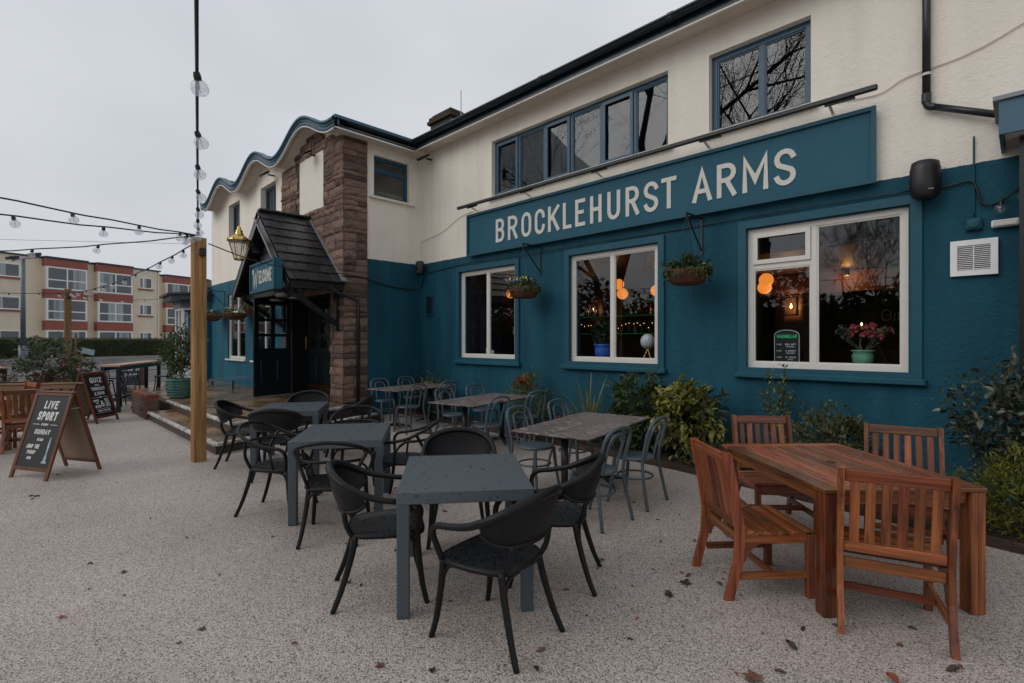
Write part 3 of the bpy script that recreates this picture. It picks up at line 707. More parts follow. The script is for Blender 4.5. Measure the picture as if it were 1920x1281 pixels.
for (a, b, c, d) in UW: MB().cbox(b-a+.16, .14, .05, .01, ((a+b)/2, 6.98, c-.027)).build('window_sill', M['cream'], pub)
# return wall (faces +x): local x runs along world y
rw = wall_mb(0, 1.89, 0, 6.05, [(.70, 1.61, 4.84, 5.76)], .25).build('return_wall', M['wall'], pub, loc=(-10.12, 5.12, 0), rot=(0, 0, R(90)))
window(pub, .91, .92, (-10.20, 5.82, 4.84), 90, 'winblue', 'paneup', hb=((.065, .845, .62),), fw=.06)
MB().cbox(.12, 1.15, .055, .01, (-10.09, 6.28, 4.81)).build('window_sill', M['cream'], pub)
# wing front
def wave(x): return 5.95+.24*(1-math.cos(2*math.pi*(x+10.0)/3.0)) if x < -10 else 5.95
WG = [(-17.9, -16.25, 1.10, 3.12), (-15.62, -13.95, 1.10, 3.12)]; WU = [(-17.8, -16.75, 4.72, 5.92), (-15.0, -13.88, 4.72, 5.88)]
DOOR = (-12.85, -10.65, .34, 2.72)
wing = wall_mb(-19.65, -10.13, 0, 5.94, WG+WU+[DOOR], .3).build('wing_wall', M['wing'], pub, loc=(0, 5.12, 0))
gs = MB(); n = 96; vs = []; fs = []
for i in range(n+1):
    x = -19.65+9.52*i/n; vs += [(x, 0, 5.94), (x, 0, wave(x)+.02)]
for i in range(n): fs.append((2*i, 2*i+2, 2*i+3, 2*i+1))
gs.add(vs, fs).build('wing_gable_wall', M['wing'], pub, loc=(0, 5.12, 0))
MB().box(-19.65, -19.35, 5.43, 11, 0, 5.94).build('wing_end_wall', M['wing'], pub)
MB().box(-19.80, -19.655, 4.98, 5.3, 0, 3.5).build('wing_buttress', M['wing'], pub)
for (a, b, c, d) in WG:
    w = b-a; window(pub, w, d-c, (a, 5.17, c), 0, 'white', 'pane', vb=(w*.5,), hb=((.065, w*.5-.03, 1.45), (w*.5+.03, w-.065, 1.45)), sill='white')
    MB().box(a+.05, b-.05, 5.55, 5.56, 2.0, d).build('blind', mat('cream_blind', (.35, .31, .24), .8), pub)
for (a, b, c, d) in WU:
    w = b-a; window(pub, w, d-c, (a, 5.26, c), 0, 'winblue', 'paneup', vb=(w*.5,), sill='cream')
# wavy roof
def wsheet(z0, z1, y0, y1):
    mb = MB(); vs = []; fs = []; n = 130
    for i in range(n+1):
        x = -19.5+9.75*i/n; z = wave(x)
        vs += [(x, y0, z+z0), (x, y1, z+z0), (x, y1, z+z1), (x, y0, z+z1)]
    for i in range(n):
        a = 4*i; b = a+4
        fs += [(a, a+1, b+1, b), (a+3, b+3, b+2, a+2), (a, b, b+3, a+3), (a+1, a+2, b+2, b+1)]
    fs += [(0, 3, 2, 1), (4*n, 4*n+1, 4*n+2, 4*n+3)]
    return mb.add(vs, fs)
wr = wsheet(.02, .06, 4.79, 11.0).build('wavy_roof', M['soffit'], pub, True)
wsheet(.062, .19, 4.83, 11.0).build('roof_covering', M['roof'], wr, True)
wsheet(.0, .17, 4.745, 4.788).build('wavy_fascia', M['fascia'], wr, True)
wsheet(-.025, .0, 4.735, 4.80).build('drip_edge', M['white'], wr, True)
wsheet(.172, .225, 4.715, 4.86).build('roof_edge_roll', M['fascia'], wr, True)
wsheet(.10, .135, 4.73, 4.744).build('fascia_bead', M['gutter'], wr, True)
# return eave and main eave
MB().box(-10.12, -9.79, 4.80, 6.69, 5.965, 5.99).build('soffit', M['soffit'], pub)
rf_ = MB().box(-9.789, -9.75, 4.745, 6.652, 5.95, 6.12).build('fascia', M['fascia'], pub); MB().box(-9.80, -9.735, 4.735, 6.64, 5.925, 5.949).build('drip_edge', M['white'], rf_)
MB().box(-9.83, -9.70, 4.715, 6.66, 6.122, 6.18).build('roof_edge_roll', M['fascia'], rf_)
MB().box(-9.78, 3.2, 6.692, 7.0, 5.985, 6.01).build('soffit', M['soffit'], pub)
mf = MB().box(-9.749, 3.2, 6.652, 6.69, 5.97, 6.16).build('fascia', M['gutter'], pub); MB().box(-9.73, 3.2, 6.64, 6.69, 5.945, 5.968).build('drip_edge', M['white'], mf)
gt = MB()
prof = [(math.cos(R(180+180*i/10))*.065, math.sin(R(180+180*i/10))*.065) for i in range(11)]
x0, x1 = -9.68, 3.2
vs = [(x, 6.58+py, 6.14+pz) for x in (x0, x1) for py, pz in prof]; fs = [(i, i+1, 12+i, 11+i) for i in range(10)]
gt.add(vs, fs).box(x0, x1, 6.50, 6.518, 6.125, 6.155).box(x0, x1, 6.642, 6.652, 6.12, 6.165)
gto = gt.build('gutter', M['gutter'], pub, True)
for k in range(5): MB().tube([(-8.3+k*2.4, 6.58, 6.136), (-8.22+k*2.4, 6.58, 6.136)], .071, 14).build('gutter_joint', M['gutter'], gto)
rfm = MB(); rfm.add([(-9.9, 6.60, 6.17), (3.2, 6.60, 6.17), (3.2, 11.5, 7.75), (-9.9, 11.5, 7.75), (-9.9, 11.5, 6.0), (3.2, 11.5, 6.0)], [(0, 1, 2, 3), (0, 3, 4), (1, 5, 2), (3, 2, 5, 4)])
rfo = rfm.build('roof', M['slate'], pub)
ch = MB().cbox(1.0, .55, 1.9, .01, (-12.36, 9.6, 7.35)).cbox(1.16, .72, .11, .02, (-12.36, 9.6, 8.3)).cbox(1.08, .64, .10, .02, (-12.36, 9.6, 8.415)).cbox(.9, .5, .07, .03, (-12.36, 9.6, 8.5)).build('chimney', mat('sooty_brick', (.045, .032, .025), .9, .4, 9, .5, 30), pub)
MB().tube([(-11.6, 9.5, 6.6), (-11.6, 9.5, 8.96)], .014, 6).build('aerial_mast', M['steel'], pub)
MB().tube([(-10.6, 5.6, 6.2), (-10.6, 5.6, 6.42)], .06, 10).build('roof_vent', M['fascia'], pub)
# sandstone facing, stone by stone
def rock(k):
    r2 = random.Random(100+k); nx, nz = 4, 3; vs = []; fs = []
    for j in range(nz+1):
        for i in range(nx+1):
            e = (i in (0, nx)) or (j in (0, nz)); jit = .05
            vs.append((-.5+i/nx+(0 if i in (0, nx) else r2.uniform(-jit, jit)), -(.38+r2.uniform(0, .18) if e else .60+r2.uniform(0, .40)), -.5+j/nz+(0 if j in (0, nz) else r2.uniform(-jit, jit))))
    for j in range(nz):
        for i in range(nx): a = j*(nx+1)+i; fs.append((a, a+1, a+nx+2, a+nx+1))
    per = [i for i in range(nx+1)]+[(j+1)*(nx+1)-1 for j in range(1, nz+1)]+[nz*(nx+1)+i for i in range(nx-1, -1, -1)]+[j*(nx+1) for j in range(nz-1, 0, -1)]
    o = len(vs)
    for i in per: vs.append((vs[i][0], 0, vs[i][2]))
    for k_ in range(len(per)): a, b = per[k_], per[(k_+1) % len(per)]; fs.append((b, a, o+k_, o+(k_+1) % len(per)))
    return MB().add(vs, fs).mesh('stone', M['stone'])
ROCK = [rock(k) for k in range(10)]
sf = MB().box(-13.36, -12.85, 5.09, 5.119, .34, 5.94).box(-12.85, -10.65, 5.09, 5.119, 2.72, 4.62).box(-10.65, -10.121, 5.09, 5.119, .34, 5.94).box(-12.85, -12.25, 5.09, 5.119, 4.62, 5.94).box(-10.97, -10.65, 5.09, 5.119, 4.62, 5.94).box(-12.25, -10.97, 5.09, 5.119, 5.93, 5.941).box(-10.121, -10.10, 5.09, 5.64, .34, 5.94)
stf = sf.build('stone_facing', M['mortar'], pub)
z = .34; cn = 0
while z < 6.42:
    h = rnd.choice([.09, .12, .15, .18, .11]) if z > 4.2 else rnd.choice([.11, .14, .18]); zc = z+h/2
    # corner stone wraps alternately; front run
    lo = -13.36; cw = rnd.uniform(.34, .52); xs = -10.055
    first = True
    while xs > lo+.05:
        w = cw if first else rnd.uniform(.24, .55)
        if xs-w < lo+.12: w = xs-lo
        xc = xs-w/2; top = wave(max(xc, -13.3)); ok = zc < top-.03
        if DOOR[0]-.02 < xc < DOOR[1]+.05 and zc < 2.78: ok = False
        if -13.4 < xc < -12.8 and zc < 2.6: ok = False
        if -12.25 < xc < -10.97 and 4.62 < zc < 5.93: ok = False
        # trim beside the plaster panel and the doorway
        a_, b_ = xs-w, xs
        if 4.62 < zc < 5.93:
            if a_ < -10.97 < b_: a_ = -10.97
            if a_ < -12.25 < b_: b_ = -12.25
        if zc < 2.78 and a_ < -10.63 < b_: a_ = -10.63; ok = True
        if ok and b_-a_ > .06:
            link('stone', ROCK[rnd.randrange(10)], stf, ((a_+b_)/2, 5.092, zc), scale=(b_-a_-.010, rnd.uniform(.045, .085), h-.010))
        xs -= w; first = False
    if z < 5.9:
        y = 5.085; first = True
        w = rnd.choice([.555, rnd.uniform(.22, .34)])
        for ww in ([w] if w > .5 else [w, .555-w]):
            link('stone', ROCK[rnd.randrange(10)], stf, (-10.098, y+ww/2, zc), (0, 0, R(90)), (ww-.010, rnd.uniform(.04, .07), h-.010)); y += ww
    z += h
MB().box(-12.24, -10.98, 5.065, 5.088, 4.63, 5.92).build('plaster_panel', M['cream'], pub)
# doorway: dark lobby, one leaf standing open, one shut
lob = MB(); lob.box(-12.85, -10.65, 7.2, 7.25, .3, 2.8).box(-12.9, -12.851, 5.43, 7.2, .3, 2.8).box(-10.649, -10.6, 5.43, 7.2, .3, 2.8).box(-12.9, -10.6, 5.43, 7.2, 2.721, 2.8)
lob.build('lobby', M['blackpaint'], pub)
MB().box(-12.85, -10.65, 5.13, 7.2, .30, .345).build('lobby_floor', M['slab'], pub)
ring(MB(), -12.849, -10.651, .342, 2.719, .07, 5.10, 5.45).build('door_frame', M['blackpaint'], pub)
def door_leaf(loc, rz, hx=.92):
    d_ = MB(); w, h = .98, 2.28
    d_.box(0, .11, 0, .045, 0, h).box(w-.11, w, 0, .045, 0, h).box(.11, w-.11, .001, .044, 0, .26).box(.11, w-.11, .001, .044, .92, 1.12).box(.11, w-.11, .001, .044, h-.14, h).box(w/2-.055, w/2+.055, .002, .043, .26, h-.14)
    for zz in (1.43, 1.79): d_.box(.11, w-.11, .003, .042, zz-.035, zz+.035)
    o = d_.build('door', M['doorgreen'], pub, loc=loc, rot=(0, 0, R(rz)))
    for (a, b) in ((.11, w/2-.055), (w/2+.055, w-.11)):
        MB().cbox(b-a-.002, .028, .658, .01, ((a+b)/2, .022, .59)).build('door_panel', M['doorgreen'], o)
        MB().cbox(b-a-.11, .042, .55, .012, ((a+b)/2, .022, .59)).build('raised_panel', M['doorgreen'], o)
        for (c, e) in ((1.12, 1.395), (1.465, 1.755), (1.825, h-.14)): MB().box(a, b, .02, .026, c, e).build('pane', M['pane'], o)
    MB().box(.02, w-.02, -.003, -.0005, .02, .22).build('kick_plate', mat('kick_plate', (.10, .05, .025), .3, .2, 5, metal=.7), o)
    hp = [(0, 0, 0), (0, -.07, 0), (0, -.07, .3), (0, 0, .3)]
    MB().tube([(hx+p[0], p[1], 1.1+p[2]) for p in hp], .014, 8).build('handle', M['brass'], o)
    return o
door_leaf((-12.84, 5.06, .36), -73)
door_leaf((-12.77, 5.47, .36), 8, .07)
# rooms behind the windows
rm = MB(); rm.box(-10.0, 3.1, 11.6, 11.7, 0, 3.4).box(-10.1, -10.0, 7.31, 11.7, 0, 3.4).box(3.1, 3.2, 7.31, 11.7, 0, 3.4).build('interior_wall', M['inwall'], pub)
MB().box(-10.0, 3.1, 7.31, 11.6, .05, .1).build('interior_floor', M['infloor'], pub)
MB().box(-10.0, 3.1, 7.31, 11.6, 3.3, 3.4).build('interior_ceiling', M['inwall'], pub)
MB().box(-3.75, -3.6, 8.9, 11.6, .1, 3.3).build('interior_partition', M['innavy'], pub)
MB().box(-8.62, -8.5, 7.31, 8.2, .1, 3.3).build('interior_pier', M['innavy'], pub)
MB().box(-3.59, 2.0, 10.3, 11.59, 2.50, 2.86).build('bulkhead', mat('bulkhead', (.20, .085, .035), .6), pub); MB().box(-3.59, 3.0, 7.6, 11.59, 2.87, 2.93).build('lounge_ceiling', M['inwall'], pub)
for (a, b) in GW: MB().box(a-.02, b+.02, 7.301, 7.46, 1.27, 1.34).build('inner_sill', M['inwood'], pub)
MB().box(-10.0, 3.1, 11.4, 11.5, 3.6, 5.9).box(-10.02, -9.9, 7.31, 11.4, 3.7, 5.86).box(3.0, 3.1, 7.31, 11.4, 3.7, 5.86).box(-10.0, 3.1, 7.31, 11.4, 3.6, 3.7).box(-10.0, 3.1, 7.31, 11.4, 5.86, 5.95).build('upper_room', mat('upper_room', (.035, .035, .036), .8, .2, 1), pub)
MB().box(-19.3, -13.4, 9.0, 9.1, 0, 5.9).box(-19.3, -13.4, 5.43, 9, 3.6, 3.7).box(-19.3, -13.4, 5.43, 9, 0, .3).box(-13.4, -13.3, 5.43, 9, 0, 5.9).build('wing_room', M['inwall'], pub)
# downpipes and lean-to at the right hand end
dp = MB().tube([(-.73, 6.93, 6.1), (-.73, 6.93, 4.17)], .037, 12).tube(smoothpath([(-.73, 6.93, 4.17), (-.71, 6.93, 4.12), (-.66, 6.93, 4.10)], 4), .037, 12).tube([(-.66, 6.93, 4.10), (-.12, 6.90, 3.83)], .035, 12).build('downpipe', M['gloss'], pub, True)
MB().tube([(-.73, 6.93, 4.45), (-.73, 6.93, 4.475)], .043, 12).build('pipe_clip', M['diffuser'], dp)
MB().tube([(-.73, 6.93, 4.17), (-.73, 6.93, 4.26)], .043, 12).build('pipe_collar', M['gloss'], dp)
lt = MB().box(-.16, 3.2, 6.35, 6.38, 3.50, 3.80).box(-.16, -.13, 6.38, 6.998, 3.50, 3.80).build('canopy_fascia', M['fascia'], pub)
MB().box(-.125, 3.2, 6.385, 6.998, 3.52, 3.55).build('canopy_soffit', M['soffit'], lt)
MB().box(-.2, 3.2, 6.32, 6.998, 3.803, 3.84).build('canopy_top', M['lead'], lt)
MB().box(-.03, .22, 6.55, 6.998, 0, 3.50).build('canopy_post', M['blackpaint'], pub)
# blocked pipe stub low on the return wall
MB().tube([(-10.12, 6.1, .82), (-10.0, 6.1, .82)], .09, 12).build('pipe_stub', M['teal'], pub)

# ------------------------------------------------------------------ porch
po = thing('entrance_porch', 'black timber gabled porch with slate roof over the pub door', 'porch', (-11.67, 5.08, 0))
HW, ZE, ZR, PD = 1.67, 2.86, 4.46, 1.12
sl = math.hypot(HW, ZR-ZE); ang = math.atan2(ZR-ZE, HW)
for sgn in (1, -1):
    e_, r_ = Vector((sgn*HW, 0, ZE)), Vector((0, 0, ZR)); dn = (e_-r_).normalized(); nn = Vector((sgn*math.sin(ang), 0, math.cos(ang)))
    mb = MB(); q = [r_, e_]
    mb.add([tuple(p+Vector((0, y, 0))+nn*k) for k in (-.06, -.01) for p in q for y in (-PD, 0)], [(0, 1, 3, 2), (4, 6, 7, 5), (0, 4, 5, 1), (2, 3, 7, 6), (0, 2, 6, 4), (1, 5, 7, 3)])
    ro = mb.build('roof', M['blackpaint'], po)
    rows = 8; gl = sl/rows
    for k in range(rows):
        n_ = 5; off = (k % 2)*.5; wd = PD/(n_-.5)
        for i in range(n_):
            y0 = -PD-.04+max(0, (i-off))*wd; y1 = min(-PD-.04+(i+1-off)*wd, 0.01)
            if y1-y0 < .05: continue
            a = r_+dn*(gl*k); b = r_+dn*(gl*(k+1)+.035+rnd.uniform(-.008, .012)); t0 = .002; t1 = .020+rnd.uniform(0, .006)
            vs = []
            for (p, u) in ((a, t0), (b, t1)):
                for y in (y0+.004, y1-.004): vs += [p+Vector((0, y, 0))+nn*u, p+Vector((0, y, 0))+nn*(u+.011)]
            MB().add(vs, [(0, 2, 3, 1), (4, 5, 7, 6), (1, 3, 7, 5), (0, 4, 6, 2), (0, 1, 5, 4), (2, 6, 7, 3)]).build('slate', M['slate'], ro)
    MB().bar(r_+Vector((0, -PD-.03, 0))-nn*.13, e_+Vector((0, -PD-.03, 0))-nn*.13+dn*.10, .05, .22, up=nn).build('bargeboard', M['blackpaint'], po)
    MB().bar(r_+Vector((0, -PD-.062, 0))-nn*.20, e_+Vector((0, -PD-.062, 0))-nn*.20, .012, .05, up=nn).build('barge_moulding', M['lead'], po)
    MB().bar(r_+dn*.1+Vector((0, -.02, 0))+nn*.04, e_+Vector((0, -.02, 0))+nn*.045, .12, .012, up=nn).build('flashing', M['lead'], po)
    MB().bar((sgn*(HW-.08), -PD, ZE-.1), (sgn*(HW-.08), 0, ZE-.1), .09, .14).build('wall_plate', M['blackpaint'], po)
    MB().bar((sgn*(HW-.25), -.05, ZE-.17), (sgn*(HW-.25), -.05, ZE-1.0), .12, .10, up=(0, 1, 0)).build('bracket_post', M['blackpaint'], po)
    MB().bar((sgn*(HW-.25), -.08, ZE-.85), (sgn*(HW-.25), -PD+.1, ZE-.2), .09, .10).build('bracket_brace', M['blackpaint'], po)
for i in range(5): MB().cbox(.17, .24, .05, .012, (0, -PD+.12+i*.235-.02, ZR+.03)).build('ridge_tile', M['slate'], po)
# horizontal boarding in the gable
for k in range(9):
    z0 = ZE-.12+k*.17; hwid = (ZR-.22-max(z0+.165, ZE))/(ZR-ZE)*HW
    if hwid > .05: MB().cbox(hwid*2, .025, .165, .006, (0, -PD+.26+(.004 if k % 2 else 0), z0+.083)).build('gable_board', mat('gable_board', (.10, .105, .115), .5, .1, 4) if k == 0 else bpy.data.materials['gable_board'], po)
MB().bar((-HW+.1, -PD+.22, ZE-.17), (HW-.1, -PD+.22, ZE-.17), .1, .12).build('tie_beam', M['blackpaint'], po)
for (x, y) in ((.55, -.55), (-.4, -.6)): MB().lathe([(.0, 0), (.15, 0), (.16, .03), (.14, .07), (0, .08)], 16, (x, y, ZE-.30)).build('ceiling_light', M['steel'], po, True)
MB().lathe([(0, 0), (.13, 0), (.15, .05), (.15, .12), (0, .13)], 16, (.95, -PD+.12, ZE-.31)).build('bulkhead_light', M['steel'], po, True)
dpp = MB().tube(smoothpath([(1.60, -.3, ZE-.06), (1.62, -.16, ZE-.2), (1.64, .1, ZE-.28), (1.66, .28, ZE-.36), (1.67, .30, ZE-.55)], 4)+[Vector((1.67, .30, .36))], .036, 10).build('downpipe', M['gloss'], po, True)

ws = thing('welcome_sign', 'small teal box sign reading Welcome on the porch gable', 'sign', (-10.95, 3.82, 2.66), -3)
MB().cbox(1.60, .14, .60, .006, (0, .02, .30)).build('panel', M['tealsign'], ws)
ring(MB(), -.805, .805, -.005, .605, .045, -.075, -.051).build('frame', M['teal'], ws)
lt_ = MB(); glyph(lt_, 'W', -.62, .10, .32, .38, .020, .006, .06, -.052); text(lt_, 'ELCOME', .20, .17, .26, .13, .019, .03, .006, 0, -.052, fit=.80); ribbon(lt_, arcp(-.60, .44, .05, .045, 20, 260, 6), .012, -.060, -.052)
lt_.build('lettering', M['letters'], ws)

# ------------------------------------------------------------------ main sign
sg = thing('pub_name_sign', 'long teal fascia sign with cream pub name across the front', 'sign', (0, 6.995, 3.43))
MB().box(-8.21, -1.19, -.075, 0, 0, .82).build('panel', M['tealsign'], sg)
ring(MB(), -8.235, -1.165, -.02, .84, .045, -.11, -.0755).build('frame', M['teal'], sg)
for ch, x0, x1 in (('B', -7.36, -7.12), ('R', -7.02, -6.76), ('O', -6.66, -6.41), ('C', -6.32, -6.08), ('K', -6.0, -5.74), ('L', -5.66, -5.47), ('E', -5.39, -5.18), ('H', -5.08, -4.85), ('U', -4.74, -4.50), ('R', -4.40, -4.16), ('S', -4.08, -3.84), ('T', -3.79, -3.55), ('A', -3.31, -3.03), ('R', -2.96, -2.70), ('M', -2.62, -2.30), ('S', -2.23, -1.98)):
    mb = MB(); glyph(mb, ch, 0, 0, x1-x0, .455, .031, .012)
    mb.build('letter', M['letters'], sg, loc=(x0, -.0755, .155))
tr = thing('sign_light', 'long black trough light bar above the pub name sign', 'sign light', (0, 0, 0))
MB().cbox(7.2, .055, .06, .012, (-4.72, 6.72, 4.40)).build('trough', M['black'], tr)
for x in (-8.0, -6.5, -4.9, -3.1, -1.6):
    MB().bar((x, 6.75, 4.41), (x, 6.985, 4.34), .03, .02).build('arm', M['cream'], tr)
    MB().cbox(.3, .03, .02, .005, (x+.12, 6.74, 4.358)).build('driver', M['black'], tr)

# ------------------------------------------------------------------ fixtures on the walls
def tubething(name, label, cat, pts, r, m, k=5, n=6, group=None):
    return tag(MB().tube(smoothpath(pts, k), r, n).build(name, M[m], None, True), label, cat, group)
def speaker(loc, rz, label, sc_=1.0):
    t = thing('wall_speaker', label, 'speaker', loc, rz, 'black speakers on the teal wall')
    prof = [(.0, -.2), (.09, -.2), (.125, -.16), (.135, -.05), (.135, .10), (.12, .18), (.08, .2), (0, .2)]
    mb = MB(); mb.lathe([(r*sc_, z*sc_) for r, z in prof], 20); mb.v = [(x*1.0, y*.8, z) for x, y, z in mb.v]
    mb.build('body', M['black'], t, True)
    MB().cbox(.06, .12, .06, .01, (0, .13, 0)).build('bracket', M['blackmetal'], t); MB().cbox(.05, .006, .012, .002, (0, -.11*sc_, -.12*sc_)).build('badge', M['steel'], t)
speaker((-.73, 6.84, 3.33), 30, 'black wall speaker between the big window and the downpipe')
speaker((-9.84, 6.84, 3.33), 20, 'black wall speaker in the inner corner by the plaque', .8)
speaker((-19.5, 4.95, 3.2), 10, 'black wall speaker at the far end of the wing', .85)
vt = thing('wall_vent', 'white square extractor vent grille on the teal wall', 'vent', (-.36, 6.995, 2.49))
ring(MB(), -.18, .18, -.18, .18, .055, -.045, 0).build('frame', M['upvc'], vt)
MB().box(-.124, .124, -.006, -.002, -.124, .124).build('backing', M['black'], vt)
for k in range(13): MB().cbox(.249, .022, .008, .002, (0, -.026, -.114+k*.019)).build('slat', M['upvc'], vt)
MB().box(-.004, .004, -.04, -.008, -.124, .124).build('mullion', M['upvc'], vt)
jb = thing('junction_box', 'small teal junction box above the wall vent', 'junction box', (-.36, 6.96, 2.83)); MB().cbox(.13, .06, .12, .015).build('box', M['teal'], jb); MB().lathe([(.0, 0), (.05, 0), (.045, .02), (0, .025)], 12, (0, 0, 0)).build('cap', M['teal'], jb, rot=(R(90), 0, 0), loc=(0, -.03, 0))
em = thing('emergency_light', 'slim white strip light beside the teal junction box', 'light', (-.13, 6.95, 2.80)); MB().cbox(.20, .05, .07, .01).build('body', M['upvc'], em); MB().cbox(.17, .012, .05, .004, (0, -.03, 0)).build('label_face', M['diffuser'], em)
tubething('wall_cable', 'teal painted conduit dropping to the junction box', 'cable', [(-.36, 6.985, 3.72), (-.36, 6.985, 3.3), (-.36, 6.985, 2.9)], .009, 'teal')
tubething('wall_cable', 'black cable from the big speaker looping to the festoon bulbs', 'cable', [(-.66, 6.97, 3.25), (-.52, 6.97, 3.26), (-.38, 6.97, 3.27), (-.33, 6.96, 3.15), (-.3, 6.96, 3.03), (-.2, 6.95, 3.0), (-.1, 6.93, 3.05), (.1, 6.54, 3.16)], .011, 'black')
tubething('wall_cable', 'dark cable painted teal above the ground floor windows', 'cable', [(-9.7, 6.98, 3.22), (-8.8, 6.98, 3.27), (-8, 6.955, 3.29), (-6.6, 6.955, 3.27), (-5, 6.955, 3.29), (-3.6, 6.98, 3.27), (-2, 6.955, 3.29), (-.86, 6.97, 3.27)], .008, 'gutter')
tubething('wall_cable', 'thin cable crossing the cream wall beside the downpipe', 'cable', [(-1.9, 6.985, 4.53), (-1.2, 6.985, 4.42), (-.9, 6.985, 4.52), (-.3, 6.985, 4.6), (.5, 6.985, 4.95)], .006, 'soffit')
tubething('wall_cable', 'thin cable hanging on the cream wall by the sign end', 'cable', [(-8.15, 6.985, 4.36), (-8.6, 6.985, 4.3), (-9.2, 6.985, 4.08), (-9.9, 6.985, 3.98), (-10.0, 6.985, 3.9), (-10.0, 6.985, 3.5)], .006, 'soffit')
tubething('wall_cable', 'black cable running along the teal return wall to the speaker', 'cable', [(-10.05, 5.12, 3.02), (-10.06, 5.6, 3.0), (-10.09, 6.1, 2.9), (-10.09, 6.7, 2.85), (-10.0, 6.95, 2.9), (-9.86, 6.95, 3.1)], .014, 'black')
pq = thing('wall_plaque', 'small dark plaque on the teal wall near the inner corner', 'plaque', (-9.66, 6.985, 2.47)); MB().cbox(.24, .03, .40, .008).build('plate', M['gutter'], pq); MB().cbox(.28, .05, .03, .005, (0, -.005, -.22)).build('ledge', M['teal'], pq)
def flood(loc, rz, label, tilt=35):
    t = thing('floodlight', label, 'floodlight', loc, rz, 'black floodlights under the eaves')
    MB().bar((0, .12, 0), (0, -.05, 0), .04, .03).build('bracket', M['black'], t)
    h = MB().cbox(.26, .20, .05, .008).build('housing', M['black'], t, loc=(0, -.14, 0), rot=(R(tilt), 0, 0)); MB().cbox(.22, .16, .008, .003, (0, 0, -.026)).build('lens', M['diffuser'], h)
flood((-9.6, 6.9, 5.8), 0, 'black floodlight under the eave of the main front')
flood((-11.4, 4.98, 5.86), 0, 'black floodlight on the stone front over the plaster panel'); flood((-13.9, 4.98, 5.98), 0, 'black floodlight above the upper wing window')
tubething('wall_cable', 'black cable from the floodlight over the stone front', 'cable', [(-11.5, 5.0, 6.3), (-11.45, 5.0, 6.1), (-11.4, 4.98, 5.9)], .014, 'black')
# hanging baskets
def basket(loc, label, n=420, r=.27, petals=True, seed=1):
    global rnd; rnd = random.Random(seed)
    t = thing('hanging_basket', label, 'hanging basket', loc, 0, 'hanging baskets on iron brackets')
    MB().lathe([(.0, -.17), (.17, -.165), (.23, -.13), (r, 0), (r-.01, .03), (r-.04, .03), (.1, .02), (0, .02)], 22).build('coir_bowl', M['coir'], t, True)
    f = bush_mesh(n, (0, 0, .06), (r*1.05, r*1.05, .10), .065, .04, 30, .28, .25)
    for i in range(n//3):
        a = rnd.uniform(0, 6.28); p = Vector((math.cos(a)*(r+.01), math.sin(a)*(r+.01), rnd.uniform(-.12 if i % 4 == 0 else -.05, .06))); leaf_add(f, p, Vector((math.cos(a), math.sin(a), -.7))+rv(.3), Vector((0, 0, 1)), .06, .035)
    f.build('foliage', M['lf_green'], t)
    if petals:
        for m, k in (('petalyel', 9), ('petalblue', 7)):
            pb = MB()
            for i in range(k):
                p = Vector((rnd.uniform(-.2, .2), rnd.uniform(-.22, .1), .15+rnd.uniform(0, .04)))
                for j in range(5): leaf_add(pb, p, Vector((math.cos(j*1.257), -.6, math.sin(j*1.257))), Vector((0, -1, 0)), .03, .03, 0)
            pb.build('flowers', M[m], t)['kind'] = 'stuff'
    wall_y = {True: 6.99, False: 5.11}[loc[1] > 5.5]-loc[1]
    br = MB(); br.bar((0, wall_y-.008, .28), (0, wall_y-.008, .82), .03, .012, up=(0, 1, 0)).bar((0, wall_y, .80), (0, -.04, .80), .02, .025).bar((0, wall_y, .34), (0, -.02, .78), .016, .02).build('bracket', M['blackmetal'], t)
    for k in range(3):
        a = R(90+120*k); MB().tube([(math.cos(a)*(r-.02), math.sin(a)*(r-.02), .02), (0, 0, .76)], .0028, 5).build('chain', M['blackmetal'], t)
basket((-3.21, 6.55, 2.57), 'hanging basket of plain ivy between the middle and large windows', 520, .27, False, 21)
basket((-6.26, 6.55, 2.57), 'hanging basket with violet and yellow pansies by the narrow window', 420, .26, True, 22)
basket((-15.81, 4.72, 2.42), 'hanging basket in front of the far wing window', 300, .36, True, 23)
basket((-14.15, 4.72, 2.50), 'hanging basket beside the open black door', 300, .34, True, 24)
basket((-18.2, 4.72, 2.45), 'hanging basket nearest the end of the wing', 300, .36, True, 25)
rnd = random.Random(77)
# brass lantern
la = thing('brass_lantern', 'brass Victorian lantern hung in front of the porch gable', 'lantern', (-11.75, 3.58, 3.36))
MB().lathe([(.0, .0), (.10, 0), (.105, .03), (.08, .04), (0, .045)], 8).build('base', M['brass'], la)
for k in range(8):
    a = R(45*k); MB().tube([(math.cos(a)*.10, math.sin(a)*.10, .03), (math.cos(a)*.21, math.sin(a)*.21, .40)], .009, 6).build('glazing_bar', M['brass'], la)
    b = R(45*k+45); MB().add([(math.cos(a)*.098, math.sin(a)*.098, .04), (math.cos(b)*.098, math.sin(b)*.098, .04), (math.cos(b)*.205, math.sin(b)*.205, .39), (math.cos(a)*.205, math.sin(a)*.205, .39)], [(0, 1, 2, 3)]).build('pane', M['bulb'], la)
    MB().lathe([(0, 0), (.014, .005), (.018, .02), (.008, .04), (0, .06)], 8, (math.cos(a)*.23, math.sin(a)*.23, .42)).build('finial', M['brass'], la, True)
MB().lathe([(.19, .39), (.235, .40), (.235, .42), (.20, .45), (.11, .52), (.085, .53), (.085, .57), (.06, .60), (.075, .62), (.03, .66), (.045, .685), (.02, .71), (.0, .75)], 16).build('crown', M['brass'], la, True)
lb = MB(); lb.tube(smoothpath([(0, .42, .22), (0, .30, .30), (0, .15, .44), (0, .08, .50)], 5), .018, 8)
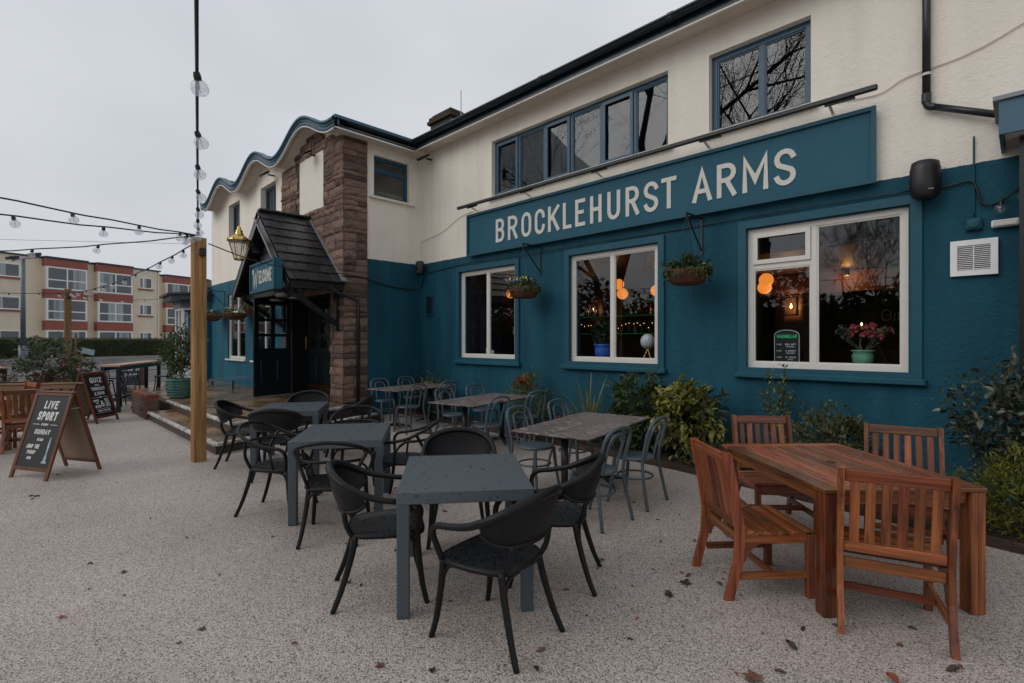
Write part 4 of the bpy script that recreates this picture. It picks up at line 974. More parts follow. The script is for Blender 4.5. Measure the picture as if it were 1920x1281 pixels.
for k in range(3): lb.tube([(0, .33+.07*math.cos(R(30*i))-.06*k, .24+.07*math.sin(R(30*i))+.07*k) for i in range(13)], .010, 6)
lb.tube([(0, .55, .22), (0, .30, .22)], .02, 8).build('scroll_bracket', M['blackmetal'], la, True)

# ------------------------------------------------------------------ things seen through the windows
def pendant(loc, label, r=.125):
    t = thing('globe_pendant', label, 'pendant lamp', loc, 0, 'orange globe pendants inside the pub')
    MB().lathe([(r*math.sin(R(180*i/12)), -r*math.cos(R(180*i/12))) for i in range(13)], 20).build('shade', M['globe'], t, True)
    MB().tube([(0, 0, r), (0, 0, (2.86 if loc[0] > -3.6 else 3.29)-loc[2])], .006, 5).build('flex', M['black'], t)
for p, l in (((-3.23, 9.6, 2.73), 'upper orange globe lamp seen through the small pane of the large window'), ((-3.36, 9.9, 2.63), 'lower orange globe lamp seen through the large window'), ((-6.42, 9.8, 2.92), 'upper orange globe lamp seen beside the middle window mullion'), ((-6.13, 9.5, 2.67), 'lower orange globe lamp seen in the middle window'), ((-5.72, 10.2, 2.76), 'orange globe lamp at the edge of the middle window'), ((-9.66, 9.6, 2.91), 'orange globe lamp behind the pansy basket')):
    pendant(p, l, .12)
def sconce(loc, label, e=6):
    t = thing('wall_lantern', label, 'wall lamp', loc, 0, 'small warm lamps inside the pub')
    ring(MB(), -.11, .11, -.17, .17, .025, -.10, -.02).build('frame', M['black'], t); MB().lathe([(0, -.04), (.016, -.03), (.02, .0), (.006, .04), (0, .06)], 8, (0, -.06, 0)).build('flame_bulb', M['flame'], t, True)
    L = bpy.data.lights.new('sconce_light', 'POINT'); L.energy = e; L.color = (1, .45, .15); L.shadow_soft_size = .04; lo = link('lamp_glow', L, t, (0, -.12, 0))
sconce((-2.99, 10.22, 2.28), 'glowing wall lantern seen through the large window', 6); sconce((-8.31, 11.5, 2.5), 'glowing wall lamp seen at the left of the middle window', 2); sconce((-6.31, 11.5, 2.48), 'glowing wall lamp seen at the right of the middle window', 2)
dl = thing('downlight', 'warm downlight washing the bulkhead behind the large window', 'downlight', (-2.1, 10.05, 2.80)); MB().lathe([(0, 0), (.018, 0), (.018, .03), (0, .035)], 12).build('bulb', M['flame'], dl)
L = bpy.data.lights.new('downlight_glow', 'POINT'); L.energy = 3.2; L.color = (1, .42, .12); L.shadow_soft_size = .05; link('lamp_glow', L, dl, (0, .0, -.06)); MB().lathe([(.03, -.05), (.04, -.05), (.04, .06), (0, .06), (0, .05), (.03, .05)], 12).build('shade', M['black'], dl)
tl = thing('table_lamp', 'tiny lit lamp above the red flowers in the window', 'table lamp', (-1.98, 10.5, .1)); MB().tube([(0, 0, 0), (0, 0, 1.8)], .015, 6).build('stand', M['brass'], tl); MB().lathe([(0, 1.8), (.014, 1.82), (.014, 1.85), (0, 1.87)], 8).build('bulb', M['flame'], tl)
pn = thing('timber_screen', 'brown panelled screen behind the wall lantern in the large window', 'screen', (-2.99, 10.42, .1)); MB().cbox(.62, .3, 2.39, .01, (0, 0, 1.2)).build('shaft', M['inwall'], pn); MB().cbox(.30, .03, 1.2, .01, (0, -.165, .85)).build('green_panel', mat('green_panel', (.02, .05, .05), .5), pn)  # a panelled column, modelled as one solid shaft
for x, z, w, h, l in ((-1.2, 2.05, .5, .4, 'dim framed picture in the middle of the lounge wall'), (-.2, 2.1, .4, .5, 'dim framed picture near the gin sign'), (-2.1, 2.0, .35, .45, 'dim framed picture beside the panelled screen')):
    pc = thing('framed_picture', l, 'picture', (x, 11.56, z), 0, 'pictures inside the pub'); ring(MB(), -w/2, w/2, -h/2, h/2, .03, -.03, .0).build('frame', M['inwood'], pc); MB().box(-w/2+.03, w/2-.03, -.012, -.006, -h/2+.03, h/2-.03).build('print', mat('dim_print', (.18, .12, .08), .6, .6, 6), pc)
def lounge_chair(x, y, rz, l):
    t = thing('dining_chair', l, 'chair', (x, y, .1), rz, 'dim chairs inside the pub'); MB().cbox(.42, .42, .06, .02, (0, 0, .46)).build('seat', M['inwood'], t)
    for sx in (-1, 1):
        for sy in (-1, 1): MB().cbox(.04, .04, .43, .004, (sx*.18, sy*.18, .215)).build('leg', M['inwood'], t)
        MB().cbox(.04, .03, .5, .004, (sx*.18, -.19, .74)).build('back_post', M['inwood'], t)
    for k in range(3): MB().cbox(.32, .02, .06, .004, (0, -.19, .62+k*.15)).build('back_slat', M['inwood'], t)
for i, (x, y, a) in enumerate(((-2.3, 8.9, 20), (-1.3, 9.2, -30), (-5.0, 8.7, 160), (-6.2, 9.0, 30))): lounge_chair(x, y, a, ['wooden chair inside behind the small chalkboard', 'wooden chair inside behind the red flowers', 'wooden chair inside behind the desk globe', 'wooden chair inside behind the blue pot'][i])
fz = thing('fairy_lights', 'string of tiny warm fairy lights over the back bar', 'fairy lights', (-6.9, 11.05, 0))
FB = MB().lathe([(0, -.009), (.009, 0), (0, .009)], 6).mesh('tiny_bulb', emit('fairy', (1, .45, .12), 4)); MB().tube([(-1.6+i*.2, 0, 2.08+.04*math.sin(i*1.9)) for i in range(22)], .003, 4).build('wire', M['black'], fz)
for i in range(40): link('tiny_bulb', FB, fz, (-1.6+i*.105, rnd.uniform(-.03, .03), 2.06+rnd.uniform(-.10, .06)))
bb = thing('back_bar', 'dark back bar with lit bottle shelves seen through the middle window', 'bar', (-6.9, 11.2, .1))
MB().box(-2.6, 2.9, -.9, -.55, 0, 1.05).build('counter', M['inwood'], bb); MB().box(-2.6, 2.9, -.95, -.5, 1.051, 1.1).build('worktop', M['inwood'], bb)
GRN = emit('shelf_green', (.03, .6, .2), .05)
for z in (1.75, 2.2): MB().box(-1.6, 2.6, -.1, .3, z-.03, z).build('shelf', M['inwood'], bb); MB().box(-1.6, 2.6, -.115, -.101, z-.02, z-.005).build('shelf_light', GRN, bb)
BOT = [mat('bottle%d' % i, c, .15) for i, c in enumerate([(.02, .12, .04), (.15, .06, .01), (.3, .3, .28), (.10, .01, .02)])]
bme = [MB().lathe([(0, 0), (.036, 0), (.038, .02), (.038, .17), (.015, .22), (.014, .29), (0, .29)], 10).mesh('bottle', m, True) for m in BOT]
for i in range(44):
    o = link('bottle', bme[rnd.randrange(4)], None, (-8.4+(i % 22)*.19+rnd.uniform(-.03, .03), 11.2+rnd.uniform(.02, .1), .1+(1.752 if i < 22 else 2.202)), scale=(1, 1, rnd.uniform(.85, 1.1)))
    tag(o, 'bottle on the lower back bar shelf' if i < 22 else 'bottle on the upper back bar shelf', 'bottle', 'lower shelf bottles' if i < 22 else 'upper shelf bottles')
def pot(name, label, loc, prof, m, smooth=True, **k):
    t = thing(name, label, 'potted plant', loc); MB().lathe(prof, 24).build('pot', M[m], t, smooth); return t
t = pot('potted_geranium', 'mint green pot of red flowers on the large window sill', (-1.38, 7.385, 1.342), [(0, 0), (.075, 0), (.105, .05), (.115, .12), (.10, .17), (.12, .18), (.12, .195), (.09, .195), (0, .17)], 'potmint')
stems_mb((0, 0, .17), [(rnd.uniform(-.25, .25), rnd.uniform(-.02, .06), rnd.uniform(.32, .45)) for _ in range(16)], .005).build('stem', M['lf_olive'], t)
bush_mesh(200, (0, .03, .40), (.27, .055, .09), .06, .045, 30, .2).build('foliage', M['lf_olive'], t)
fl = MB()
for i in range(16):
    p = Vector((rnd.uniform(-.27, .27), rnd.uniform(-.04, .02), rnd.uniform(.36, .50)))
    for j in range(7): leaf_add(fl, p+rv(.008), Vector((math.cos(j*.9), -.5, math.sin(j*.9))), Vector((0, -1, 0)), .035, .032, 0)
fl.build('flowers', M['petal'], t)['kind'] = 'stuff'
t = pot('potted_shrub', 'blue glazed pot plant on the middle window sill', (-5.15, 7.40, 1.342), [(0, 0), (.11, 0), (.15, .06), (.16, .16), (.15, .22), (.18, .24), (.18, .255), (.14, .255), (0, .22)], 'potblue')
bush_mesh(420, (0, .02, .45), (.24, .10, .2), .08, .04, 30, .25).build('foliage', M['lf_dark'], t); stems_mb((0, 0, .22), [(rnd.uniform(-.15, .15), rnd.uniform(-.03, .05), .5) for _ in range(5)], .006).build('stem', M['bark'], t)
cb = thing('event_chalkboard', 'small arched chalkboard with green heading in the large window', 'chalkboard', (-2.22, 7.36, 1.342))
po_ = [(-.15, 0), (.15, 0), (.15, .38)]+[(.15*math.cos(R(a)), .38+.07*math.sin(R(a))) for a in range(15, 180, 15)]+[(-.15, .38)]
k = len(po_); MB().add([(x, 0, z) for x, z in po_]+[(x, .012, z) for x, z in po_], [tuple(range(k)), tuple(range(2*k-1, k-1, -1))]+[(i, k+i, k+(i+1) % k, (i+1) % k) for i in range(k)]).build('board', M['chalk'], cb)
rim_ = MB(); ribbon(rim_, po_+[po_[0]], .004, -.003, -.0005); rim_.build('rim', M['ink'], cb)
text(MB(), 'MACMILLAN', 0, .345, .045, .022, .0042, .006, fit=.24, y=-.001).build('heading', M['inkgreen'], cb)
tt = MB()
for i, (a_, b_) in enumerate((('W 20TH', 'BIKE GIFT'), ('W 21ST', '12 BUCKET'), ('S 28TH', '12 HOUR'))):
    text(tt, a_, -.095, .25-i*.085, .018, .01, .0022, .003, fit=.06, y=-.001); text(tt, b_, .045, .25-i*.085, .02, .012, .0022, .003, fit=.13, y=-.001); text(tt, ('THE BUCKET', 'CHALLENGE', 'CYCLE')[i], .045, .222-i*.085, .016, .01, .002, .003, fit=(.10, .10, .06)[i], y=-.001)
tt.build('lettering', M['ink'], cb)
gl_ = thing('desk_globe', 'pale globe on a wire tripod in the middle window', 'globe', (-4.29, 7.39, 1.342))
MB().lathe([(.12*math.sin(R(15*i)), .30-.12*math.cos(R(15*i))) for i in range(13)], 18).build('sphere', mat('globe_map', (.75, .76, .72), .4, .4, 9), gl_, True)
for k in range(4): a = R(45+90*k); MB().tube([(math.cos(a)*.11, math.sin(a)*.05, 0), (0, 0, .18)], .005, 5).build('leg', M['brass'], gl_)
MB().tube([(.132*math.cos(R(20*i)), 0, .30+.132*math.sin(R(20*i))) for i in range(18)], .005, 5, closed=True).build('meridian', M['brass'], gl_)
for x, h in ((-8.13, .16), (-8.02, .12), (-7.96, .1)):
    c_ = tag(MB().lathe([(0, 0), (.033, 0), (.033, h), (.01, h+.004), (0, h+.02)], 14, (x, 7.39, 1.342)).build('candle', M['cream'], None, True), {.16: 'tallest cream candle on the narrow window sill', .12: 'middle cream candle on the narrow window sill', .1: 'shortest cream candle on the narrow window sill'}[h], 'candle')
vs_ = thing('reed_vase', 'vase of dried reeds on the narrow window sill', 'vase', (-7.22, 7.40, 1.342)); MB().lathe([(0, 0), (.05, 0), (.06, .08), (.05, .15), (0, .14)], 16).build('vase', M['upvc'], vs_, True)
rd = MB()
for i in range(16): a = rnd.uniform(-.16, .16); rd.tube([(0, 0, .12), (a*.6, rnd.uniform(-.03, .03), .42), (a, rnd.uniform(-.04, .04), .5+rnd.uniform(0, .1))], [.004, .004, .010], 5)
rd.build('reeds', mat('dried_reed', (.30, .24, .16), .8), vs_)
gn = thing('gin_sign', 'dim wall sign reading Gin seen through the large window', 'sign', (-1.65, 11.55, 2.02)); gm_ = MB(); glyph(gm_, 'G', -.22, 0, .16, .22, .015, .004); glyph(gm_, 'I', -.05, 0, .06, .15, .012, .004); glyph(gm_, 'N', .03, 0, .12, .15, .012, .004); gm_.build('lettering', M['diffuser'], gn)

# ------------------------------------------------------------------ furniture
def square_table(loc, rz, label):
    t = thing('square_table', label, 'table', loc, rz, 'slate blue square tables')
    w, d, h, L_ = .82, .97, .75, .075
    MB().cbox(w, d, .075, .004, (0, 0, h-.0375)).build('table_top', M['table'], t)
    for sx in (-1, 1):
        for sy in (-1, 1): MB().cbox(L_-.002, L_-.002, h-.0745, .004, (sx*(w/2-L_/2), sy*(d/2-L_/2), (h-.0745)/2)).build('leg', M['tableleg'], t); MB().cbox(L_-.006, L_-.006, .008, .001, (sx*(w/2-L_/2), sy*(d/2-L_/2), .003)).build('foot_pad', M['black'], t)
square_table((-2.74, 2.27, 0), 52, 'nearest slate blue square table on the gravel')
square_table((-4.77, 2.42, 0), 54, 'middle of the three slate blue square tables in a row')
square_table((-7.10, 2.84, 0), 57, 'slate blue square table nearest the porch steps')

def black_chair(solid):
    t = thing('black_armchair', 'black armchair', 'chair')
    # sitter faces +y
    st = []
    ns = 20
    prof = [(.215, .21), (.235, .10), (.23, -.02), (.205, -.14), (.16, -.205), (.0, -.225)]
    out = [(x, y) for x, y in [(0, .235), (.13, .232), (.195, .222)]+prof]
    full = out+[(-x, y) for x, y in reversed(out[1:-1])]
    top = [(x, y, .452-.014*(1-min(1, (x*x+y*y)/.05))) for x, y in full]; k = len(full)
    inner = [(x*.7, y*.7, .440) for x, y in full]
    vs = top+inner+[(x*.985, y*.985, .425) for x, y in full]+[(0, 0, .436)]
    fs = []
    for i in range(k):
        j = (i+1) % k; fs += [(i, k+i, k+j, j), (k+i, 3*k, k+j), (i, j, 2*k+j, 2*k+i)]
    fs.append(tuple(range(3*k-1, 2*k-1, -1)))
    MB().add(vs, fs).build('seat', M['seat'], t)
    MB().tube([(x*1.0, y*1.0, .437) for x, y in full], .017, 8, closed=True).build('seat_ring', M['rattan'], t, True)
    # one continuous rail: front leg head, arm, back, arm, front leg head
    half = [(.235, .185, .45), (.262, .20, .53), (.285, .205, .60), (.297, .165, .648), (.302, .06, .665), (.302, -.06, .69), (.292, -.17, .735), (.245, -.265, .785), (.14, -.325, .825), (0, -.345, .84)]
    path = smoothpath(half+[(-x, y, z) for x, y, z in reversed(half[:-1])], 4)
    n = len(path); rr = [.0180+.0075*math.exp(-((i/n-.5)/.20)**4) if solid else .0160 for i in range(n)]
    MB().tube(path, rr, 10).build('arm_rail', M['rattan'], t, True)
    low = [(.272, -.12, .655), (.248, -.17, .612), (.19, -.24, .592), (.095, -.28, .588), (0, -.29, .586)]
    lp = smoothpath(low+[(-x, y, z) for x, y, z in reversed(low[:-1])], 4)
    if solid:
        MB().tube(lp, .012, 8).build('lower_rail', M['rattan'], t, True)
        hp = [p for p in path if p.y < -.10]; m = 18
        def res(P, m): return [P[int(round(i*(len(P)-1)/m))] for i in range(m+1)]
        a_, b_ = res(hp, m), res(lp, m); vs = []; fs = []
        for i in range(m+1):
            for q in range(5):
                u = q/4; p = a_[i].lerp(b_[i], u); p = p+Vector((0, -.018*math.sin(math.pi*u), 0)); vs.append(tuple(p))
        for i in range(m):
            for q in range(4): a = i*5+q; fs.append((a, a+1, a+6, a+5))
        nv = len(vs); vs += [(x, y+.006, z) for x, y, z in vs]; fs += [tuple(v+nv for v in reversed(f)) for f in fs]
        MB().add(vs, fs).build('back_panel', M['panelmesh'], t, True)
        for sx in (-1, 1): MB().tube(smoothpath([(sx*.16, -.20, .43), (sx*.175, -.235, .50), (sx*.180, -.252, .595)], 3), .0165, 8).build('back_upright', M['rattan'], t, True)
    else:
        lo2 = [(.20, .02, .60), (.245, -.06, .655), (.235, -.17, .665), (.15, -.26, .672), (0, -.295, .675)]
        MB().tube(smoothpath(lo2+[(-x, y, z) for x, y, z in reversed(lo2[:-1])], 4), .013, 8).build('inner_hoop', M['rattan'], t, True)
        for sx in (-1, 1): MB().tube(smoothpath([(sx*.17, -.19, .43), (sx*.20, -.23, .55), (sx*.25, -.20, .66), (sx*.285, -.17, .73)], 4), .015, 8).build('back_upright', M['rattan'], t, True)
        for sx in (-1, 1): MB().tube(smoothpath([(sx*.235, .06, .452), (sx*.25, .05, .54), (sx*.20, .02, .60)], 4), .011, 8).build('arm_support', M['rattan'], t, True)
    for sx in (-1, 1):
        MB().tube(smoothpath([(sx*.215, .19, .44), (sx*.222, .20, .30), (sx*.235, .222, .12), (sx*.25, .25, 0)], 4), [.021, .021, .02, .02, .02, .019, .019, .018, .018, .017, .017, .016, .0155], 8).build('leg', M['rattan'], t, True)
        MB().tube(smoothpath([(sx*.175, -.18, .44), (sx*.185, -.21, .30), (sx*.205, -.265, .12), (sx*.225, -.315, 0)], 4), [.021, .021, .02, .02, .02, .019, .019, .018, .018, .017, .017, .016, .0155], 8).build('leg', M['rattan'], t, True)
        MB().tube(smoothpath([(sx*.222, .195, .32), (sx*.215, .15, .405), (sx*.21, .06, .42)], 5), .011, 7).build('side_brace', M['rattan'], t, True)
        MB().tube(smoothpath([(sx*.218, .197, .32), (sx*.17, .205, .405), (sx*.08, .215, .42)], 5), .011, 7).build('front_brace', M['rattan'], t, True)
        MB().tube(smoothpath([(sx*.188, -.212, .32), (sx*.14, -.205, .40), (sx*.06, -.21, .415)], 5), .011, 7).build('rear_brace', M['rattan'], t, True)
    remember(t); return t
cs_, co_ = black_chair(True), black_chair(False); us_, uo_ = [False], [False]
G1 = 'black armchairs around the slate blue tables'
for x, y, a, l in ((-2.12, 1.98, 99, 'solid backed black armchair nearest the viewer, angled at the front table'), (-2.34, 2.74, 121, 'solid backed black armchair between the front table and the grey bentwood chairs'), (-2.99, 1.80, -29, 'solid backed black armchair with its back toward the middle blue table'), (-3.37, 2.74, -128, 'solid backed black armchair at the far end of the front blue table'),
                   (-7.36, 2.33, -33, 'solid backed black armchair closest to the timber post'), (-6.45, 2.42, 55, 'solid backed black armchair at the near end of the porch side table'), (-7.80, 3.34, -123, 'solid backed black armchair beyond the porch side table, before the door'), (-7.0, 3.62, 135, 'solid backed black armchair beside the white edged step')):
    place(cs_, us_, (x, y, 0), a, l, G1)
for x, y, a, l in ((-4.16, 2.03, 52, 'open backed black armchair at the near end of the middle blue table'), (-5.12, 1.93, -50, 'open backed black armchair on the post side of the middle table'), (-4.48, 2.95, 132, 'open backed black armchair on the wall side of the middle table'), (-5.55, 2.95, -127, 'open backed black armchair at the far end of the middle table')):
    place(co_, uo_, (x, y, 0), a, l, G1)

def bistro_table(loc, rz, label, w=.86, L=1.64):
    t = thing('bistro_table', label, 'table', loc, rz, 'mauve topped bistro tables')
    MB().cbox(w, L, .014, .003, (0, 0, .743)).build('table_top', M['terrazzo'], t); MB().cbox(w-.004, L-.004, .008, .002, (0, 0, .7315)).build('edge_band', M['black'], t)
    for sy in (-.48, .48):
        c_ = MB().tube([(0, sy, .06), (0, sy, .70)], .036, 12).build('column', M['blackmetal'], t, True); MB().cbox(.45, .28, .012, .003, (0, sy, .7205)).build('top_plate', M['blackmetal'], t)
        for a in (0, 90, 180, 270):
            q = Vector((math.cos(R(a+45)), math.sin(R(a+45)), 0)); MB().tube([Vector((0, sy, .075))+q*.02, Vector((0, sy, .045))+q*.22, Vector((0, sy, .028))+q*.30], [.028, .022, .018], 8).build('foot', M['blackmetal'], t, True)
bistro_table((-3.37, 4.50, 0), 11, 'nearest mauve topped bistro table beside the wooden dining set')
bistro_table((-5.93, 5.32, 0), 11, 'middle mauve topped bistro table by the red flowered plant')
bistro_table((-8.50, 5.75, 0), 11, 'mauve topped bistro table nearest the stone pier')

def bent_chair():
    t = thing('bentwood_chair', 'chair', 'chair')
    MB().lathe([(0, .445), (.185, .445), (.205, .455), (.205, .472), (.19, .478), (0, .468)], 28).build('seat', M['bentseat'], t, True)
    half = [(.235, -.255, 0), (.222, -.225, .15), (.205, -.195, .30), (.190, -.18, .46), (.192, -.205, .60), (.196, -.24, .74), (.178, -.268, .82), (.12, -.285, .865), (0, -.292, .88)]
    MB().tube(smoothpath(half+[(-x, y, z) for x, y, z in reversed(half[:-1])], 5), .0165, 9).build('back_hoop', M['bent'], t, True)
    ih = [(.10, -.165, .47), (.103, -.20, .62), (.104, -.24, .74), (.075, -.262, .80), (0, -.272, .82)]
    MB().tube(smoothpath(ih+[(-x, y, z) for x, y, z in reversed(ih[:-1])], 5), .0125, 8).build('inner_hoop', M['bent'], t, True)
    for sx in (-1, 1): MB().tube(smoothpath([(sx*.155, .14, .45), (sx*.165, .155, .30), (sx*.178, .178, .12), (sx*.19, .20, 0)], 4), [.019]*7+[.016]*6, 8).build('leg', M['bent'], t, True)
    MB().tube([(.185*math.cos(R(15*i)), -.01+.175*math.sin(R(15*i)), .27) for i in range(24)], .0105, 7, closed=True).build('stretcher_ring', M['bent'], t, True)
    remember(t); return t
bc, ub = bent_chair(), [False]
G2 = 'slate blue bentwood chairs around the bistro tables'
for x, y, a, l in ((-2.80, 3.88, 90, 'slate blue bentwood chair nearest the viewer at the front bistro table'), (-2.84, 4.62, 90, 'slate blue bentwood chair before the yellow spotted shrub'), (-3.90, 4.27, -90, 'slate blue bentwood chair behind the front black armchairs, facing the wall end'), (-4.02, 5.13, -90, 'slate blue bentwood chair in front of the striped flax'),
                   (-5.36, 4.86, 90, 'slate blue bentwood chair at the near corner of the middle bistro table'), (-5.55, 5.86, 90, 'slate blue bentwood chair between middle and front bistro tables by the bed'), (-6.48, 5.18, -90, 'slate blue bentwood chair on the pier side of the middle bistro table'), (-6.60, 5.92, -90, 'slate blue bentwood chair below the narrow window'),
                   (-7.90, 5.25, 90, 'slate blue bentwood chair at the near corner of the pier side table'), (-8.10, 6.12, 90, 'slate blue bentwood chair by the bed under the plaque'), (-9.02, 5.45, -90, 'slate blue bentwood chair closest to the stone pier'), (-9.18, 6.2, -90, 'slate blue bentwood chair in the inner wall corner')):
    place(bc, ub, (x, y, 0), a+rnd.uniform(-6, 6), l, G2)

# acacia dining set
def wood_table(loc, rz, label, w=1.16, L=1.36):
    t = thing('wooden_table', label, 'table', loc, rz)
    h = .765; n = 13; bw_ = .09
    for sy in (-1, 1): MB().cbox(w, bw_, .026, .004, (0, sy*(L/2-bw_/2), h-.013)).build('top_rail', M['acx'], t)
    for sx in (-1, 1): MB().cbox(bw_, L-2*bw_-.004, .026, .004, (sx*(w/2-bw_/2), 0, h-.013)).build('top_rail', M['acy'], t)
    ww = (w-2*bw_)/n
    sm = MB().cbox(ww-.005, L-2*bw_-.006, .022, .003).mesh('top_plank', M['acy'])
    for i in range(n): link('top_plank', sm, t, (-w/2+bw_+ww*(i+.5), 0, h-.0125+rnd.uniform(-.001, .0012)))
    MB().lathe([(0, 0), (.032, 0), (.032, .004), (.026, .005), (0, .003)], 16, (0, 0, h+.001)).build('parasol_cap', M['inwood'], t)
    for sx in (-1, 1):
        for sy in (-1, 1):
            MB().cbox(.042, .088, h-.027, .004, (sx*(w/2-.026), sy*(L/2-.05), (h-.027)/2)).cbox(.042, .088, h-.027, .004, (sx*(w/2-.0695), sy*(L/2-.052), (h-.027)/2)).build('leg', M['acz'], t)
    for sy in (-1, 1): MB().cbox(w-.19, .022, .075, .003, (0, sy*(L/2-.05), h-.066)).build('apron', M['acx'], t)
    for sx in (-1, 1): MB().cbox(.022, L-.20, .075, .003, (sx*(w/2-.05), 0, h-.066)).build('apron', M['acy'], t)
    return t
wood_table((-.99, 4.27, 0), 47, 'square slatted acacia table on the gravel before the large window', 1.0, 1.36)
def wood_chair():
    t = thing('wooden_chair', 'chair', 'chair'); w = .50
    pw = .048
    def rear(sx):
        pts = [(-.245-.055, 0), (-.235, .25), (-.225, .43), (-.25, .60), (-.315, .935)]
        mb = MB(); x0, x1 = (sx*w/2-.016, sx*w/2+.016); vs = []
        for y, z in pts: vs += [(x0, y-.03, z), (x1, y-.03, z), (x1, y+.026, z), (x0, y+.026, z)]
        fs = [(3, 2, 1, 0), tuple(4*(len(pts)-1)+i for i in range(4))]
        for i in range(len(pts)-1):
            for j in range(4): a = 4*i+j; b = 4*i+(j+1) % 4; fs.append((a, b, b+4, a+4))
        return mb.add(vs, fs)
    for sx in (-1, 1):
        rear(sx).build('rear_leg', M['acz'], t)
        MB().cbox(.04, .05, .405, .004, (sx*(w/2-.006), .235, .2025)).build('front_leg', M['acz'], t)
        MB().cbox(.024, .42, .065, .003, (sx*(w/2-.006), .0, .385)).build('side_rail', M['acy'], t)
        MB().cbox(.024, .44, .045, .003, (sx*(w/2-.006), -.005, .15)).build('side_stretcher', M['acy'], t)
        # curved knee bracket under the side rail
        c = [(.0, 0), (.10, 0), (.055, -.03), (.022, -.07), (0, -.12)]; k = len(c); x0, x1 = sx*(w/2-.006)-.011, sx*(w/2-.006)+.011
        MB().add([(x, -.20+a, .352+b) for x in (x0, x1) for a, b in c], [tuple(range(k)), tuple(range(2*k-1, k-1, -1))]+[(i, k+i, k+(i+1) % k, (i+1) % k) for i in range(k)]).build('knee_bracket', M['acy'], t)
    MB().cbox(w-.036, .022, .075, .003, (0, .237, .368)).build('front_rail', M['acx'], t)
    MB().cbox(w-.036, .022, .045, .003, (0, 0, .15)).build('cross_stretcher', M['acx'], t)
    sm = MB().cbox(w+.02, .062, .02, .006).mesh('seat_slat', M['acx'])
    for i in range(6): link('seat_slat', sm, t, (0, .222-i*.076, .425-.012*math.sin(math.pi*i/5)), (R(-3+i*1.2), 0, 0))
    tilt = R(11)
    MB().cbox(w-.034, .026, .055, .004, (0, -.238, .475)).build('lower_back_rail', M['acx'], t, rot=(0, 0, 0))
    MB().cbox(w-.034, .024, .06, .004, (0, -.222, .375)).build('rear_rail', M['acx'], t)
    MB().cbox(w-.034, .026, .07, .004).build('top_back_rail', M['acx'], t, loc=(0, -.308, .893), rot=(tilt, 0, 0))
    sm = MB().cbox(.047, .014, .372, .003).mesh('back_slat', M['acz'])
    for i in range(6): link('back_slat', sm, t, (-.183+i*.0733, -.272, .681), (tilt, 0, 0))
    remember(t); return t
wc, uw = wood_chair(), [False]
G3 = 'slatted acacia chairs'
for x, y, a, l in ((-1.31, 3.66, -42, 'slatted acacia chair on the camera side, turned toward the bistro tables'), (-.58, 3.72, 17, 'slatted acacia chair nearest the viewer with its back turned'), (-.66, 5.06, -168, 'slatted acacia chair behind the acacia table, under the large window'), (-1.58, 4.92, -139, 'slatted acacia chair at the far corner, by the upright shrub'),
                   (-10.75, .34, 75, 'slatted acacia chair partly behind the live sport board'), (-12.1, .10, -165, 'slatted acacia chair in front of the timber planter')):
    place(wc, uw, (x, y, 0), a, l, G3)
t2 = wood_table((-11.3, -.62, 0), 8, 'slatted acacia table cut by the left edge of the view')

# ------------------------------------------------------------------ chalkboard A-boards
def a_board(loc, rz, label, lines, H=1.02, W=.66, bm='chalk', art=None):
    t = thing('pavement_sign', label, 'chalkboard sign', loc, rz, 'folding chalkboard signs'); tilt = math.atan2(.29, H)
    for s_, nm in ((1, 'front'), (-1, 'rear')):
        r_ = link(nm+'_panel', None, t, (0, 0, H-.01), (R(180) if 0 else -tilt if s_ > 0 else tilt, 0, 0))
        y = -.012*s_; Ls = H/math.cos(tilt)
        fr = MB()
        for sx in (-1, 1): fr.cbox(.05, .024, Ls, .003, (sx*(W/2-.025), y, -Ls/2))
        fr.cbox(W-.101, .024, .05, .003, (0, y, -.025)).cbox(W-.101, .024, .045, .003, (0, y, -Ls+.125))
        fr.build('frame', M['aframe'], r_)
        MB().box(-W/2+.05, W/2-.05, y-.004, y+.004, -Ls+.148, -.051).build('board', M[bm] if s_ > 0 else M['aback'], r_)
        if s_ > 0:
            MB().box(-W/2+.05, W/2-.05, .0, .003, -Ls+.148, -.051).build('board_back', M['aback'], r_)
            for s, cx, z, h, w, hw, sl_ in lines:
                mb = MB(); hw *= 1.15
                if s == '_': ribbon(mb, [(cx-w/2, -z*Ls), (cx+w/2, -z*Ls)], .003, y-.0062, y-.0045)
                else: text(mb, s, cx, -z*Ls, h, .1, hw, .025, .0012, sl_, y-.0045, fit=w)
                mb.build('rule' if s == '_' else 'lettering', M['ink'], r_)
            if art: art(MB(), y, Ls).build('drawing', M['inkblue'], r_)
    MB().cbox(W, .06, .022, .004, (0, 0, H-.012)).build('hinge_cap', M['aframe'], t)
    for sx in (-1, 1): MB().tube([(sx*(W/2+.004), -.055, H-.2), (sx*(W/2+.004), .055, H-.2)], .006, 6).build('stay', M['steel'], t)
def pump(mb, y, Ls):
    prof = [(0, .0), (.055, .0), (.055, .02), (.03, .035), (.022, .06), (.03, .09), (.02, .12), (.012, .14), (.018, .2), (.022, .28), (.014, .36), (.008, .40), (0, .41)]
    vs = [(.18+s_*r*.8, y-.0055, -Ls+.20+z*.76) for s_ in (-1, 1) for r, z in prof]; k = len(prof)
    return mb.add(vs, [(i, k+i, k+i+1, i+1) for i in range(k-1)])
